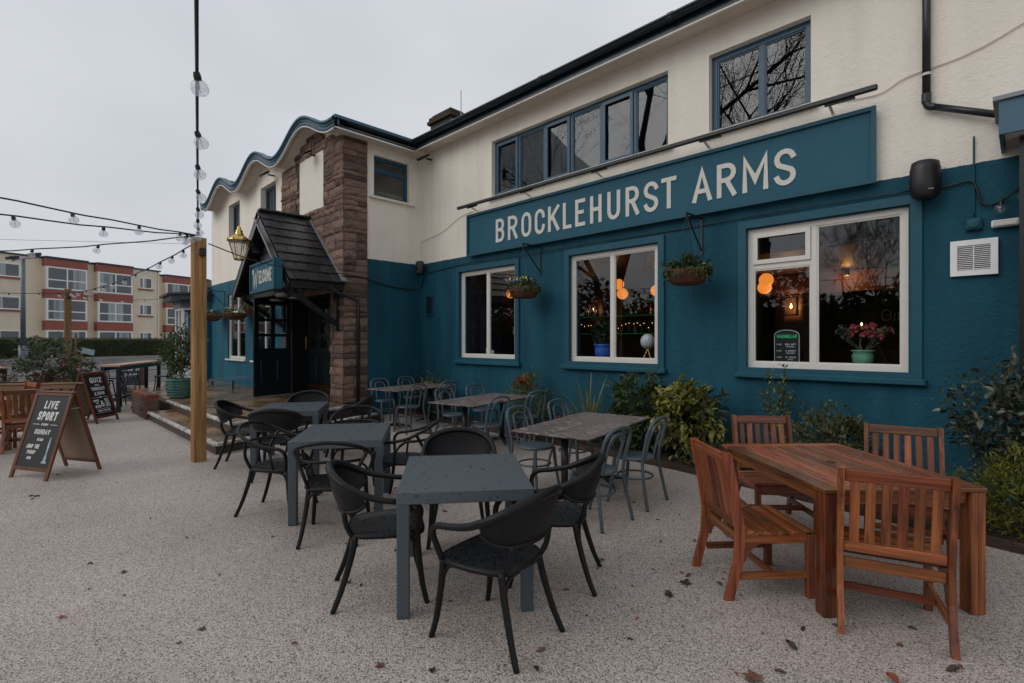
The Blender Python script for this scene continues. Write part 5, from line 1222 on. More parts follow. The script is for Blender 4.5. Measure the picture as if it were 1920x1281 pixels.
a_board((-8.53, .50, 0), 28, 'chalkboard A-board advertising live sport every Sunday', [('LIVE', .01, .20, .098, .235, .0085, .12), ('SPORT', 0, .335, .108, .34, .0095, .12), ('EVERY', 0, .395, .026, .12, .003, .1), ('_', -.15, .383, 0, .11, 0, 0), ('_', .16, .383, 0, .11, 0, 0), ('SUNDAY', -.005, .495, .06, .27, .0052, .12), ('PLUS', 0, .57, .034, .10, .0036, .1), ('JUMP THE', -.09, .655, .048, .22, .0042, .12), ('PUMP', -.09, .72, .046, .14, .0042, .12), ('6PM', -.10, .78, .034, .07, .0038, .1)], art=pump)
a_board((-13.45, 1.33, 0), 140, 'chalkboard A-board advertising a quiz every Thursday', [('QUIZ', 0, .21, .11, .33, .011, .06), ('EVERY', 0, .27, .025, .12, .004, 0), ('THURSDAY', 0, .36, .07, .38, .0062, .05), ('8.30PM', 0, .46, .075, .28, .0062, .05), ('WITH', 0, .51, .022, .09, .004, 0), ('_', -.15, .50, 0, .16, 0, 0), ('_', .15, .50, 0, .16, 0, 0), ('OPEN', -.15, .58, .045, .15, .008, 0), ('THE', -.14, .625, .03, .08, .005, 0), ('BOX', -.14, .70, .055, .15, .010, 0), ('&', .0, .69, .13, .10, .010, 0), ('PLAY', .14, .57, .035, .12, .006, 0), ('YOUR', .14, .61, .03, .11, .005, 0), ('CARDS', .15, .65, .03, .13, .005, 0), ('RIGHT', .15, .695, .035, .13, .006, 0), ('_', 0, .725, 0, .42, 0, 0), ('PRIZES TO BE WON', 0, .775, .03, .34, .004, 0), ('_', 0, .80, 0, .42, 0, 0)])
a_board((-18.8, 2.75, 0), 80, 'blue chalkboard A-board standing behind the tall bar table', [('YARD IT', 0, .22, .10, .44, .012, 0), ('DAY', 0, .40, .10, .3, .012, 0), ('OPEN', 0, .7, .06, .2, .008, 0)], 1.0, .66, 'chalkblue')

# ------------------------------------------------------------------ timber posts, tall bar table, stools, planters
def tpost(loc, w, h, m, label, rz=0):
    t = thing('timber_post', label, 'post', loc, rz, 'timber posts carrying festoon lights'); MB().cbox(w, w, h, .006, (0, 0, h/2)).build('post', M[m], t)
    for z in (h-.08, h-.22): MB().tube([(w/2, -w*.3, z), (w/2+.035, -w*.3, z)], .008, 6).build('hook', M['steel'], t)
    MB().cbox(.05, .07, .11, .008, (w/2+.026, .02, h-.2)).build('cable_box', M['black'], t)
    for k in range(3): MB().lathe([(0, 0), (.012, 0), (.009, .002), (0, .003)], 9).build('knot', M['inwood'], t, loc=(rnd.uniform(-.05, .05), -w/2, [1.1, 2.3, .75][k]), rot=(R(90), 0, 0), scale=None) if 0 else None
tpost((-8.02, 1.93, 0), .155, 3.06, 'post', 'thick new timber post beside the terrace steps', 2)
tpost((-18.49, 1.31, 0), .15, 3.07, 'postfar', 'distant timber post rising from the planter', 0)
bt = thing('bar_table', 'long tall black bar table with pale pink top by the pot', 'table', (-16.1, 2.42, 0), -26)
MB().cbox(3.0, .40, .045, .005, (0, 0, 1.08)).build('table_top', M['pinktop'], bt)
for sx in (-1, 1):
    for sy in (-1, 1): MB().cbox(.075, .075, 1.056, .004, (sx*1.42, sy*.15, .528)).build('leg', M['blackpaint'], bt)
    MB().cbox(.06, .22, .06, .004, (sx*1.42, 0, .30)).build('cross_rail', M['blackpaint'], bt)
for sy in (-1, 1): MB().cbox(2.76, .05, .09, .004, (0, sy*.15, 1.01)).build('apron', M['blackpaint'], bt)
MB().cbox(2.76, .06, .05, .004, (0, 0, .30)).build('foot_rail', M['blackpaint'], bt)
bt2 = thing('bar_table', 'tall black bar table with pale top at the left edge', 'table', (-18.3, -.25, 0), 10)
MB().cbox(1.1, .6, .045, .005, (0, 0, .98)).build('table_top', M['pinktop'], bt2); MB().cbox(1.0, .5, .10, .004, (0, 0, .90)).build('apron', M['blackpaint'], bt2)
for sx in (-1, 1):
    for sy in (-1, 1): MB().cbox(.075, .075, .956, .004, (sx*.5, sy*.25, .478)).build('leg', M['blackpaint'], bt2)
def stool():
    t = thing('bar_stool', 'stool', 'stool')
    MB().lathe([(0, .70), (.17, .70), (.185, .715), (.18, .73), (0, .725)], 22).build('seat', M['blackmetal'], t, True)
    half = [(.15, -.13, .72), (.19, -.17, .86), (.17, -.20, .98), (.09, -.215, 1.02), (0, -.22, 1.03)]
    MB().tube(smoothpath(half+[(-x, y, z) for x, y, z in reversed(half[:-1])], 4), .012, 7).build('back_hoop', M['blackmetal'], t, True)
    for sx in (-1, 1):
        MB().tube(smoothpath([(sx*.03, -.15, .72), (sx*.07, -.18, .85), (sx*.09, -.21, 1.0), (sx*.03, -.215, 1.02)], 4), .009, 6).build('back_loop', M['blackmetal'], t, True)
        for sy in (-1, 1): MB().tube([(sx*.12, sy*.12, .70), (sx*.20, sy*.20, 0)], .014, 7).build('leg', M['blackmetal'], t, True)
    MB().tube([(.17*math.cos(R(20*i)), .17*math.sin(R(20*i)), .28) for i in range(18)], .009, 6, closed=True).build('foot_ring', M['blackmetal'], t, True)
    remember(t); return t
stl, ust = stool(), [False]
for x, y, a, l in ((-15.45, 1.75, -30, 'black hoop backed bar stool nearest the brick wall end'), (-16.3, 2.05, -20, 'black hoop backed bar stool in the middle of the tall table'), (-17.1, 2.5, -28, 'black hoop backed bar stool at the far end of the tall table'), (-16.2, 3.05, 160, 'black hoop backed bar stool behind the tall table')):
    place(stl, ust, (x, y, 0), a, l, 'black bar stools at the tall table')
t = thing('potted_shrub', 'leafy shrub in a ribbed teal pot on the terrace', 'potted plant', (-13.75, 2.95, .342))
MB().lathe([(0, 0), (.20, 0), (.235, .03), (.285, .22), (.295, .40), (.31, .41), (.31, .44), (.28, .44), (.27, .38), (0, .36)], 28).build('pot', M['potgreen'], t, True)
for k in range(9):
    z = .05+k*.038; r = .236+.05*min(1, (z-.03)/.19)+(.01 if z > .22 else 0)
    MB().tube([((r+.004+.006*math.sin(i*math.pi/1.0+k*1.5))*math.cos(R(7.5*i)), (r+.004+.006*math.sin(i*math.pi+k*1.5))*math.sin(R(7.5*i)), z+.006*math.sin(i*1.57+k*3.14)) for i in range(48)], .012, 5, closed=True).build('woven_rib', M['potgreen'], t, True)
bush_mesh(2600, (0, 0, 1.05), (.46, .46, .50), .062, .036, 110, .24).build('foliage', M['lf_green'], t)
stems_mb((0, 0, .36), [(rnd.uniform(-.25, .25), rnd.uniform(-.25, .25), 1.0+rnd.uniform(0, .3)) for _ in range(9)], .013).build('stem', mat('pale_bark', (.22, .19, .12), .8), t)
# timber planter with diagonal boards
pl = thing('timber_planter', 'long timber planter with diagonal boards and heathers', 'planter', (-15.75, .45, 0), 58)
MB().box(-1.3, 1.3, -.29, .29, 0.02, .66).build('liner', M['soil'], pl)
for sy in (-1, 1): MB().cbox(2.72, .14, .035, .004, (0, sy*.28, .712)).build('cap', M['planter'], pl); MB().cbox(2.62, .03, .09, .003, (0, sy*.325, .64)).build('rail', M['planter'], pl)
for sx in (-1, 1): MB().cbox(.14, .42, .035, .004, (sx*1.29, 0, .712)).build('cap', M['planter'], pl)
for k in range(17):
    x = -1.55+k*.19; a = (max(x, -1.3), 0) if x > -1.3 else (-1.3, -1.3-x); b = (min(x+.59, 1.3), .59 if x+.59 <= 1.3 else 1.3-x)
    if b[1]-a[1] > .05: MB().bar((a[0], -.312, a[1]+.01), (b[0], -.312, b[1]+.01), .02, .128, up=(0, -1, 0)).build('board', M['planter'], pl) if 0 else MB().bar((a[0], -.312, a[1]+.01), (b[0], -.312, b[1]+.01), .125, .02, up=(0, -1, 0)).build('board', M['planter'], pl)
def pt(name, label, cat, loc, n, r, L, W, m, c=None, group=None, **k): return plant(name, label, cat, loc, n, c or (0, 0, r[2]), r, L, W, m, group=group, **k)
pt('shrub', 'grey green shrub growing in the timber planter', 'shrub', (-16.05, .80, .66), 1300, (.62, .62, .5), .12, .045, 'lf_olive', clumps=70)
pt('heather', 'rusty red heather in the planter by the quiz board', 'plant', (-15.6, .70, .66), 700, (.36, .3, .14), .05, .018, 'lf_rust', stems=3)
pt('heather', 'rusty red heather in the planter nearer the view edge', 'plant', (-15.95, .05, .66), 700, (.36, .3, .15), .05, .018, 'lf_rust', stems=3)
pt('shrub', 'trailing grey green shrub at the right end of the planter', 'shrub', (-15.55, 1.2, .62), 420, (.36, .36, .30), .13, .04, 'lf_olive', clumps=24)
pt('shrub', 'brown leaved round bush at the left edge', 'shrub', (-21.5, -.9, 0), 1500, (.9, .9, .75), .09, .04, 'lf_rust', clumps=60)
fs_ = thing('fair_sign', 'pink and blue painted board leaning behind the planter shrub', 'painted board', (-21.2, 1.35, 0), 62)
MB().cbox(.55, .03, 1.0, .004, (0, 0, .75)).build('pink_board', mat('pink_paint', (.55, .22, .25), .6, .1, 6), fs_, rot=(0, R(14), 0)); MB().cbox(.34, .03, .17, .004, (.36, .0, 1.45)).build('blue_board', M['canvas'], fs_, rot=(0, R(14), 0)); MB().cbox(.05, .05, 1.9, .004, (.35, .05, .95)).build('stake', M['postfar'], fs_)
# sloping teal handrail on the terrace
hr = thing('ramp_handrail', 'sloping teal handrail along the wing wall', 'handrail', (0, 0, 0))
MB().bar((-17.4, 4.5, .47), (-13.2, 4.5, .78), .07, .07).build('rail', M['fascia'], hr)
for x in (-17.2, -15.3, -13.4): MB().cbox(.06, .06, .46, .004, (x, 4.5, .34+.0)).build('post', M['fascia'], hr)

# ------------------------------------------------------------------ planting in the bed
rnd = random.Random(31)
pt('box_shrub', 'small upright dark box shrub in the inner wall corner', 'shrub', (-9.62, 6.68, .06), 900, (.17, .17, .47), .04, .022, 'lf_dark', clumps=50)
pt('variegated_shrub', 'rounded speckled shrub behind the pier side bistro table', 'shrub', (-8.95, 6.62, .06), 1500, (.48, .32, .42), .05, .03, 'lf_olive', clumps=60)
t = pt('nandina', 'feathery green plant with orange red tips under the narrow window', 'plant', (-6.15, 6.62, .06), 1500, (.50, .34, .50), .075, .022, 'lf_nand', clumps=60, stems=9)
bush_mesh(130, (-.05, -.12, .88), (.22, .14, .10), .06, .03, 9, .3).build('red_tips', M['lf_red'], t)['kind'] = 'stuff'
pt('red_heather', 'small red leaved plant beside the flax', 'plant', (-5.25, 6.45, .06), 420, (.16, .14, .22), .05, .022, 'lf_red', clumps=22)
pl_ = thing('flax', 'spiky striped flax between the narrow and middle windows', 'plant', (-4.78, 6.48, .06))
mb = MB()
for i in range(46):
    a = rnd.uniform(0, 6.28); sp = rnd.uniform(.08, .72); h = rnd.uniform(.5, 1.22); q = Vector((math.cos(a), math.sin(a), 0)); w = rnd.uniform(.035, .055); s_ = Vector((-q.y, q.x, 0)); o = len(mb.v)
    if q.y > .3: sp *= .55
    for k in range(6):
        u = k/5; p = q*(.04+sp*u**1.7)+Vector((0, 0, h*(u-.22*sp*u**3))); ww = w*(1-u**2.2)*.5+.002; mb.v += [tuple(p-s_*ww), tuple(p+s_*ww)]
    for k in range(5): mb.f.append([o+2*k, o+2*k+1, o+2*k+3, o+2*k+2]); mb.m.append(0)
mb.build('blades', M['lf_phor'], pl_)
pt('choisya', 'dense glossy green shrub under the middle window', 'shrub', (-3.98, 6.56, .06), 3200, (.50, .36, .54), .080, .034, 'lf_green', clumps=100, droop=.2)
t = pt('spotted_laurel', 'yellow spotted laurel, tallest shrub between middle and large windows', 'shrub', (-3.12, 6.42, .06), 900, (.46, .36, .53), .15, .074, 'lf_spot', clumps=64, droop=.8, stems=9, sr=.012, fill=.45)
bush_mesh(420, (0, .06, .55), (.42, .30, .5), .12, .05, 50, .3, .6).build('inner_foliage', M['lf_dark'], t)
fe = thing('fern', 'dark green fern between the laurel and the acacia chair', 'fern', (-2.62, 6.28, .06)); mb = MB()
for i in range(26):
    a = rnd.uniform(0, 6.28); q = Vector((math.cos(a), math.sin(a), 0)); L_ = rnd.uniform(.3, .55); hh = rnd.uniform(.25, .55)
    for k in range(14):
        u = (k+1)/15; p = q*(L_*u)+Vector((0, 0, hh*math.sin(u*2.1))); s_ = Vector((-q.y, q.x, 0)); ln = .10*(1-u)+.015
        for sg_ in (-1, 1): leaf_add(mb, p, s_*sg_+q*.5+rv(.06), Vector((0, 0, 1)), ln, .018)
mb.build('fronds', M['lf_dark'], fe)
t = thing('upright_shrub', 'sparse upright shrub with pale tips under the large window', 'shrub', (-2.12, 6.66, .06))
mb = MB(); tips = [(-.16, 0, 1.0), (-.10, .03, 1.18), (.03, 0, 1.05), (.10, -.02, 1.28), (.16, .02, .95)]
for tp in tips:
    for i in range(90):
        u = rnd.uniform(.25, 1)**.7; p = Vector(tp)*u+rv(.02); leaf_add(mb, p, rv(1)+Vector((0, 0, .8)), Vector((0, 0, 1)), rnd.uniform(.04, .075), .028)
mb.build('foliage', leafmat('leaf_pale_tip', [(.05, .07, .02), (.14, .16, .05), (.28, .27, .10)]), t); stems_mb((0, 0, 0), tips, .009).build('stem', M['bark'], t)
pt('photinia', 'rounded bronze green shrub behind the acacia table', 'shrub', (-1.50, 6.42, .06), 3000, (.44, .34, .42), .070, .027, 'lf_photinia', clumps=90)
for x, y, l in ((-1.28, 6.12, 'tuft of arching grass before the rounded shrub'), (-.72, 6.42, 'tuft of grass by the acacia chair back')):
    gt_ = thing('grass_tuft', l, 'grass tuft', (x, y, .06), 0, 'grass tufts in the bed'); mb = MB()
    for i in range(22):
        a = rnd.uniform(0, 6.28); q = Vector((math.cos(a), math.sin(a), 0)); s_ = Vector((-q.y, q.x, 0)); o = len(mb.v); sp = rnd.uniform(.2, .5); h = rnd.uniform(.35, .75)
        for k in range(6): u = k/5; p = q*(sp*u**1.5)+Vector((0, 0, h*(u-.3*u**3))); ww = .006*(1-u**2)+.001; mb.v += [tuple(p-s_*ww), tuple(p+s_*ww)]
        for k in range(5): mb.f.append([o+2*k, o+2*k+1, o+2*k+3, o+2*k+2]); mb.m.append(0)
    mb.build('blades', M['lf_olive'], gt_)
pt('dark_shrub', 'tall dark silvery leaved shrub at the right edge', 'shrub', (-.16, 6.38, .06), 1250, (.44, .36, .56), .075, .042, 'lf_elae', c=(0, 0, .82), clumps=80, stems=8, fill=.4)
pt('golden_conifer', 'low golden green conifer at the right edge of the bed', 'shrub', (.02, 5.92, .05), 6500, (.46, .36, .42), .045, .011, 'lf_con', c=(0, 0, .26), clumps=110, spread=.2)
pt('yellow_sprig', 'sprig of yellow leaves at the foot of the spotted laurel', 'plant', (-2.95, 6.16, .07), 12, (.07, .06, .07), .11, .05, 'lf_yell', clumps=5, stems=2)

# ------------------------------------------------------------------ fallen leaves
def leafmesh(kind, m):
    r2 = random.Random(kind); mb = MB()
    if kind % 3 == 2:
        pts = []
        for i in range(15):
            a = R(-90+24*i); r = .045*(1.0 if i % 3 == 0 else .5 if i % 3 == 1 else .62); pts.append((r*math.cos(a), r*math.sin(a), .006+r2.uniform(0, .012)))
        mb.add(pts+[(0, 0, .004)], [(15, i, (i+1) % 15) for i in range(15)])
    else:
        n = 6; vs = []
        for i in range(n+1):
            u = i/n; w = .016*math.sin(math.pi*u)**.8+.0006; x = -.032+.064*u; z = .003+.010*math.sin(u*3+kind)
            vs += [(x, -w, z+.007+r2.uniform(0, .004)), (x, 0, max(.002, z*.5)), (x, w, z+.005+r2.uniform(0, .004))]
        mb.add(vs, [(3*i+j, 3*i+j+1, 3*i+j+4, 3*i+j+3) for i in range(n) for j in range(2)])
    return mb.mesh('fallen_leaf', M[m])
LM = {m: [leafmesh(k, m) for k in range(3)] for m in ('lf_fall', 'lf_fallred', 'lf_falldark')}
rl = random.Random(5)
def fallen(x, y, m, k, s, z=.001):
    o = link('fallen_leaf', LM[m][k], None, (x, y, z), (0, 0, rl.uniform(0, 6.28)), (s, s, s)); nm = {'lf_fall': 'brown', 'lf_fallred': 'reddish', 'lf_falldark': 'dark'}[m]
    tag(o, 'small %s %s leaf fallen on the pale gravel' % (nm, 'lobed' if k == 2 else 'oval'), 'leaf', '%s %s leaves on the gravel' % (nm, 'lobed' if k == 2 else 'oval'))
for i in range(115):
    while 1:
        d = rl.uniform(1.9, 8); a = rl.uniform(-44, 44); d *= 1
        X = d*math.tan(R(a)); x, y = .7071*(X-d), .7071*(X+d)
        pr = .25+.75*min(1, max(0, (x+5.5)/4.5))
        if rl.random() < pr and (y < 5.3 and not (x < -8.1 and y > 2)): break
    m = rl.choice(['lf_fall', 'lf_fall', 'lf_falldark', 'lf_falldark', 'lf_fallred']); fallen(x, y, m, rl.choice([0, 0, 1, 1, 2]), rl.uniform(.3, .8))
for x, y, m, k, s in ((-.93, 2.58, 'lf_fall', 2, 1.3), (-1.62, 3.28, 'lf_falldark', 2, 1.1), (-1.62, 3.05, 'lf_falldark', 2, .9), (-.45, 3.05, 'lf_fallred', 0, 1.2), (-.25, 3.35, 'lf_falldark', 1, 1.1), (-.88, 3.0, 'lf_falldark', 1, 1.2)): fallen(x, y, m, k, s)

# ------------------------------------------------------------------ festoon lights
bgl = MB().lathe([(0, -.105), (.022, -.102), (.038, -.088), (.044, -.068), (.040, -.048), (.026, -.030), (.018, -.024), (0, -.022)], 14).mesh('bulb', M['bulb'], True)
bsk = MB().lathe([(0, -.03), (.017, -.03), (.019, -.01), (.015, .012), (0, .014)], 10).mesh('socket', M['black'])
bfl = MB().tube([(0, 0, -.03), (.006, 0, -.055), (-.006, 0, -.068), (0, 0, -.085)], .003, 5).mesh('filament', M['diffuser'])
def festoon(label, A, B, sag, bulbs, r=.0085, tilt=0):
    A, B = Vector(A), Vector(B); f = lambda u: A.lerp(B, u)-Vector((0, 0, 4*sag*u*(1-u)))
    t = thing('festoon_string', label, 'festoon lights', tuple(A), 0, 'festoon light strings')
    MB().tube([f(i/24)-A+(Vector((0, 0, .006*math.sin(i*2.1)))) for i in range(25)], r, 6).build('cable', M['black'], t, True)
    for u in bulbs:
        o = link('bulb', bgl, t, f(u)-A-Vector((0, 0, .012)), (R(rl.uniform(-14, 14)+tilt), R(rl.uniform(-14, 14)+tilt), 0)); link('socket', bsk, o); link('filament', bfl, o)
T = (-7.93, 1.90, 3.08)
festoon('festoon string rising over the viewer from the near post', T, (1.34, -.33, 3.0), .0, [.03, .068, .119, .185, .267, .352, .434, .528, .64, .76, .88], tilt=18)
festoon('uppermost festoon string running left from the near post', T, (-3.6, -4.22, 3.05), .144, [.016, .04, .12, .224, .32, .42, .54, .68, .84])
festoon('second festoon string running left from the near post', T, (-5.5, -4.2, 3.05), .199, [.023, .173, .296, .42, .56, .7, .85])
festoon('lower festoon string running left from the near post', T, (-13.4, -3.4, 3.05), .208, [.023, .18, .30, .39, .52, .66, .8])
festoon('festoon string dipping from the near post to the far post', (-7.98, 1.88, 2.98), (-18.4, 1.33, 2.98), .16, [.05, .10, .16, .23, .31, .39, .48, .57, .66, .76, .86, .95])
festoon('festoon string leaving the far post toward the view edge', (-18.4, 1.30, 2.95), (-21.4, -6.8, 2.98), .10, [.02, .07, .14, .27, .42, .6, .8])
festoon('festoon string between the far post and the bay canopy', (-18.4, 1.33, 2.96), (-25.4, 4.9, 3.45), .12, [.04, .12, .25, .45, .7])
festoon('short festoon tail with two bulbs by the downpipe canopy', (-.22, 6.93, 2.98), (.3, 6.5, 3.25), .02, [.12, .42])
tubething('overhead_cable', 'black cable from the near post across the lantern to the speaker', 'cable', [(-7.9, 2.02, 2.98), (-8.8, 3.0, 2.93), (-9.6, 4.2, 2.98), (-10.02, 5.05, 3.05), (-10.07, 5.3, 3.04)], .008, 'black')
tubething('power_line', 'thin overhead wire crossing the sky behind the posts', 'cable', [(-52, -2.5, 8.7), (-44, 9.8, 8.9)], .012, 'black')

# ------------------------------------------------------------------ bay extension beyond the wing
be = thing('bay_extension', 'white bay window under a dark canopy beyond the wing', 'building', (-25.2, 5.6, 0))
MB().box(-1.2, 6.0, .35, 5, 0, 3.4).build('wall', M['wing'], be)
for i, (x0, y0, x1, y1) in enumerate(((-1.2, .35, -.75, -.25), (-.75, -.25, .45, -.25), (.45, -.25, .9, .35))):
    dx, dy = x1-x0, y1-y0; L_ = math.hypot(dx, dy)
    w_ = window(be, L_, 2.3, (x0, y0, .75), math.degrees(math.atan2(dy, dx)), 'upvc', 'paneflat', vb=(L_/2,) if i == 1 else (), fw=.08)
    MB().box(0, L_, .01, .08, -.75, -.001).build('plinth', M['upvc'], w_)
MB().prism([(-1.15, .34), (-.72, -.2), (.42, -.2), (.86, .34)], .0, .7).build('bay_base', M['upvc'], be)
MB().prism([(-1.9, 1.2), (-1.25, -.6), (1.0, -.75), (2.6, .34), (2.6, 1.2)], 3.32, 3.52).build('canopy', M['gutter'], be); MB().prism([(-2.05, 1.2), (-1.35, -.72), (1.05, -.88), (2.75, .3), (2.75, 1.2)], 3.523, 3.60).build('canopy_cap', M['gutter'], be); MB().prism([(-1.3, .5), (-.8, -.32), (.5, -.32), (1.0, .5)], 3.05, 3.318).build('bay_head', M['lead'], be)
MB().box(-1.3, 2.2, .5, 3, 3.6, 4.1).build('roof', M['roof'], be)
pt('hedge_plant', 'small clipped shrub beside the end of the wing', 'shrub', (-20.3, 4.3, 0), 900, (.45, .4, .45), .07, .035, 'lf_green')

# ------------------------------------------------------------------ flats, hedge, lamp across the road
rz_f = math.degrees(math.atan2(FU.y, FU.x))
def flats(label, s0, s1, t0, bays, wins, top=8.8):
    b = thing('flats_building', label, 'building', (*ST(0, t0), .48), rz_f)   # local x along the front, -y toward the street
    zz = lambda z: z-.48
    MB().box(s0, s1, 0, 9, 0, zz(top-.12)).build('wall', M['render'], b); MB().box(s0-.1, s1+.1, -.12, 9.1, zz(top-.12)+.002, zz(top)).build('roof_edge', M['gutter'], b)
    for (a, c) in bays:
        by = MB().box(a, c, -.55, -.002, 0, zz(top-.14)).build('bay', M['render'], b)
        MB().box(a-.06, c+.06, -.65, -.0, zz(top-.13), zz(top)+.02).build('bay_roof_edge', M['gutter'], by)
        for (z0, z1) in ((8.0, top-.15), (5.30, 6.05), (2.62, 3.40)): MB().box(a-.02, c+.02, -.575, -.003, zz(z0), zz(z1)).build('red_band', M['redband'], by)
        for (z0, z1) in ((6.08, 7.97), (3.43, 5.27), (.85, 2.59)):
            w = c-a-.1; o = window(b, w, z1-z0, (a+.05, -.60, zz(z0)), 0, 'upvc', 'paneflat', vb=(w*.5,), hb=((.09, w*.5-.03, (z1-z0)*.42), (w*.5+.03, w-.09, (z1-z0)*.42)), fw=.09)
            MB().box(.04, w-.04, .04, .052, .04, z1-z0-.04).build('room', M['flatroom'], o)  # thin dark sheet behind the glass, standing in for the unlit interior
            for q in range(2):
                x = .1+rnd.uniform(0, w-1.0)
                MB().box(x, x+rnd.uniform(.4, .9), .036, .0395, .1, z1-z0-.1).build('curtain', M['curtain'], o)
            MB().box(-.049, .0, .02, .6, 0, z1-z0).build('side_light', M['upvc'], o)
    for (a, c, vbf) in wins:
        for (z0, z1) in ((6.85, 7.95), (4.22, 5.28), (1.5, 2.55)):
            o = window(b, c-a, z1-z0, (a, -.045, zz(z0)), 0, 'upvc', 'paneflat', vb=((c-a)*vbf,), fw=.07)
            MB().box(.03, c-a-.03, .036, .043, .03, z1-z0-.03).build('room', M['flatroom'], o); x = rnd.uniform(.1, .5)*(c-a); MB().box(x, x+.35*(c-a), .0345, .0358, .08, z1-z0-.08).build('curtain', M['curtain'], o)
            MB().box(a-.1, c+.1, -.12, -.003, zz(z0)-.14, zz(z0)-.02).build('red_sill', M['redband'], b)
    for x in (bays[0][1]+.35, s1-.15): MB().tube([(x, -.05, 0), (x, -.05, zz(top-.2))], .045, 8).build('downpipe', M['cream'], b)
    return b
flats('long cream and red block of flats across the road', -30, 12.27, 0, [(-9.5, -6.5), (2.70, 5.70), (6.50, 9.45)], [(10.35, 11.55, .33), (-1.2, 1.25, .35), (-5.6, -3.0, .4), (-13, -10.8, .4)])
flats('second cream and red block of flats set back behind', 13.5, 42, -3.2, [(14.6, 19.5), (21, 24)], [(25.5, 26.8, .35)], 8.85)
sd = thing('satellite_dish', 'grey satellite dish on the flats wall', 'satellite dish', (*ST(-.6, .05), 6.35), rz_f); MB().lathe([(0, 0), (.18, .02), (.32, .08), (.33, .085), (.18, .03), (0, .015)], 18).build('dish', M['lampgrey'], sd, True, loc=(0, -.3, 0), rot=(R(70), 0, R(25))); MB().bar((0, 0, 0), (0, -.3, 0), .04, .04).build('arm', M['lampgrey'], sd)
hd = thing('clipped_hedge', 'long clipped dark green hedge in front of the flats', 'hedge', (*ST(0, 9.6), .48), rz_f)
mb = MB(); nx, ny = 240, 6; vs = []; fs = []
prof = [(-.55, 0), (-.60, .5), (-.58, 1.0), (-.52, 1.30), (-.2, 1.37), (.3, 1.36), (.55, 1.25), (.6, 0)]
for i in range(nx+1):
    x = -60+120*i/nx
    for y, z in prof: vs.append((x, y+rnd.uniform(-.05, .05), z+rnd.uniform(-.035, .035)*(z > .1)))
k = len(prof)
for i in range(nx):
    for j in range(k-1): a = i*k+j; fs.append((a, a+1, a+k+1, a+k))
mb.add(vs, fs).build('body', mat('hedge_core', (.022, .028, .009), .95, .5, 3, 1, 25), hd)
mb = MB()
for i in range(26000):
    x = rnd.uniform(-18, 26); u = rnd.random()
    p = Vector((x, -.58+rnd.uniform(-.06, .04), rnd.uniform(.05, 1.3))) if u < .75 else Vector((x, rnd.uniform(-.55, .5), 1.36+rnd.uniform(-.03, .05)))
    leaf_simple(mb, p, rv()+Vector((0, -.5, .4)), Vector((0, 0, 1)), rnd.uniform(.05, .11), .05)
mb.build('foliage', M['lf_hedge'], hd)
lp_ = thing('lamp_post', 'tall grey lamp post with two floodlight heads', 'lamp post', (-37.33, .86, .12), 20)
MB().tube([(0, 0, 0), (0, 0, 1.3)], .19, 14).build('base', M['lampgrey'], lp_, True); MB().tube([(0, 0, 1.3), (0, 0, 5.9)], [.115, .095], 12).build('pole', M['lampgrey'], lp_, True); MB().bar((-1.15, 0, 5.88), (1.15, 0, 5.88), .07, .06).build('cross_arm', M['lampgrey'], lp_)
for sx in (-1, 1): MB().cbox(.52, .42, .16, .02).build('lamp_head', M['black'], lp_, loc=(sx*1.15, 0, 6.02), rot=(R(12), 0, 0))

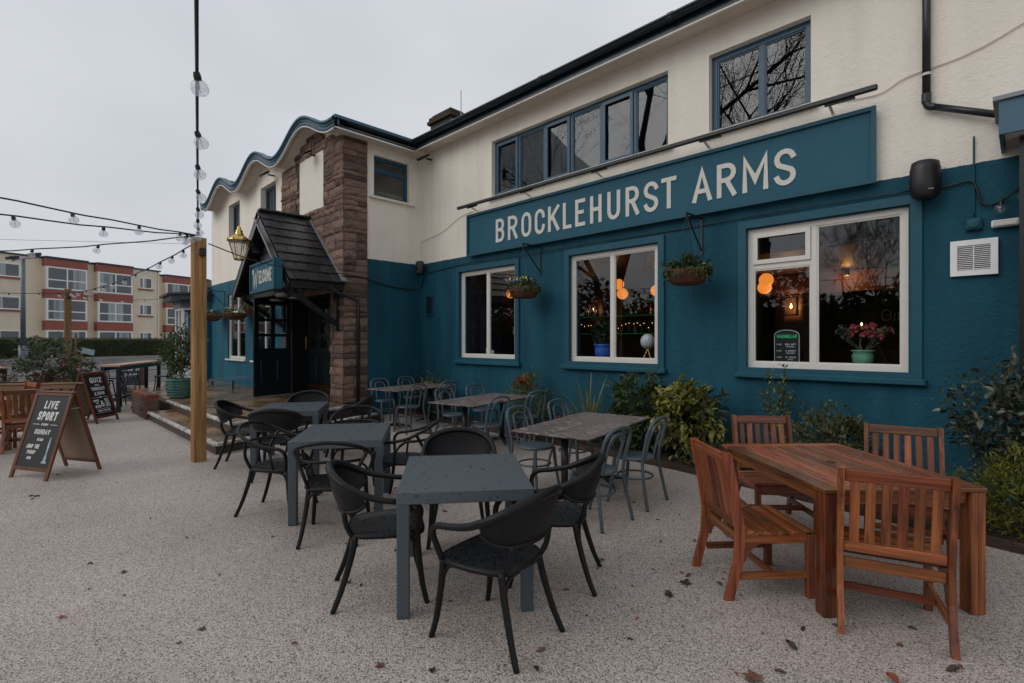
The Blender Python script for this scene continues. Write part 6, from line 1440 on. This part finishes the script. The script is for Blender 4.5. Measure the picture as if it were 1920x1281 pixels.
# ------------------------------------------------------------------ winter trees across the yard, seen in the glass
def bare_tree(loc, h, label, seed, r0=.32, spread=.55, levels=6, lean=(0, 0), tf=.27):
    r_ = random.Random(seed); t = thing('bare_tree', label, 'tree', loc, 0, 'bare winter trees across the yard'); tr_, cr = MB(), MB()
    def grow(p, d, L, r, lv):
        pts = [p]; q = p.copy(); dd = d.copy(); n = 4 if lv < 3 else 3
        for i in range(n):
            dd = (dd+Vector((r_.gauss(0, .16), r_.gauss(0, .16), r_.gauss(0, .12)+.05))).normalized(); q = q+dd*L/n; pts.append(q.copy())
        rr = [r*(1-.42*i/n) for i in range(n+1)]
        (tr_ if lv == 0 else cr).tube(pts, rr, 7 if lv < 2 else 4 if lv < 4 else 3, cap=False)
        if lv >= levels: return
        nb = 4 if lv == 0 else r_.choice([3, 3, 4])
        for k in range(nb):
            u = 1 if k < 2 else r_.uniform(.35, .9); i = min(n, max(1, int(round(u*n)))); a = r_.uniform(0, 6.28); s_ = spread*r_.uniform(.7, 1.45)
            ax = dd.cross(Vector((math.cos(a), math.sin(a), .3))).normalized(); nd = (dd*math.cos(s_)+ax*math.sin(s_)+Vector((0, 0, .12))).normalized()
            grow(pts[i], nd, L*r_.uniform(.62, .82), max(.006, rr[i]*r_.uniform(.5, .72)), lv+1)
    grow(Vector((0, 0, 0)), Vector((lean[0], lean[1], 1)).normalized(), h*tf, r0, 0)
    tr_.build('trunk', M['bark'], t, True); cr.build('crown', M['bark'], t)
bare_tree((-14.2, -7.6, 0), 22, 'big bare tree mirrored in the long upper window', 3, .36, .62, 7, (0, 0), .42)
bare_tree((-8.6, -10.0, 0), 23, 'bare tree mirrored in the two pane upper window', 8, .32, .6)
bare_tree((-20.5, -15.5, 0), 30, 'slender bare tree mirrored in the middle panes of the long window', 30, .30, .6)
bare_tree((-4.2, -13, 0), 10, 'bare tree mirrored in the large ground window', 12, .2, .65)
bare_tree((-12.5, -17, 0), 11, 'bare tree mirrored in the middle ground window', 17, .22, .62)
bare_tree((-23, -14, 0), 12, 'bare tree mirrored in the narrow ground window', 23, .24, .6)
tb = thing('evergreen_belt', 'dark evergreen hedge across the yard mirrored in the ground floor windows', 'hedge', (-16, -21, 0))
mb = MB()
for i in range(15000):
    x = rnd.uniform(-26, 24); hmax = 5.2+1.0*math.sin(x*.45)+.8*math.sin(x*1.3+1); leaf_simple(mb, Vector((x, rnd.gauss(0, .7), rnd.uniform(0, hmax))), rv(), Vector((0, 0, 1)), rnd.uniform(.3, .6), .35)
mb.build('foliage', M['lf_dark'], tb); MB().box(-26, 24, -.3, .5, 0, 3.8).build('body', bpy.data.materials['hedge_core'], tb)
for o in list(bpy.data.objects):
    if o.type == 'MESH' and o.name.startswith('Camera'): pass
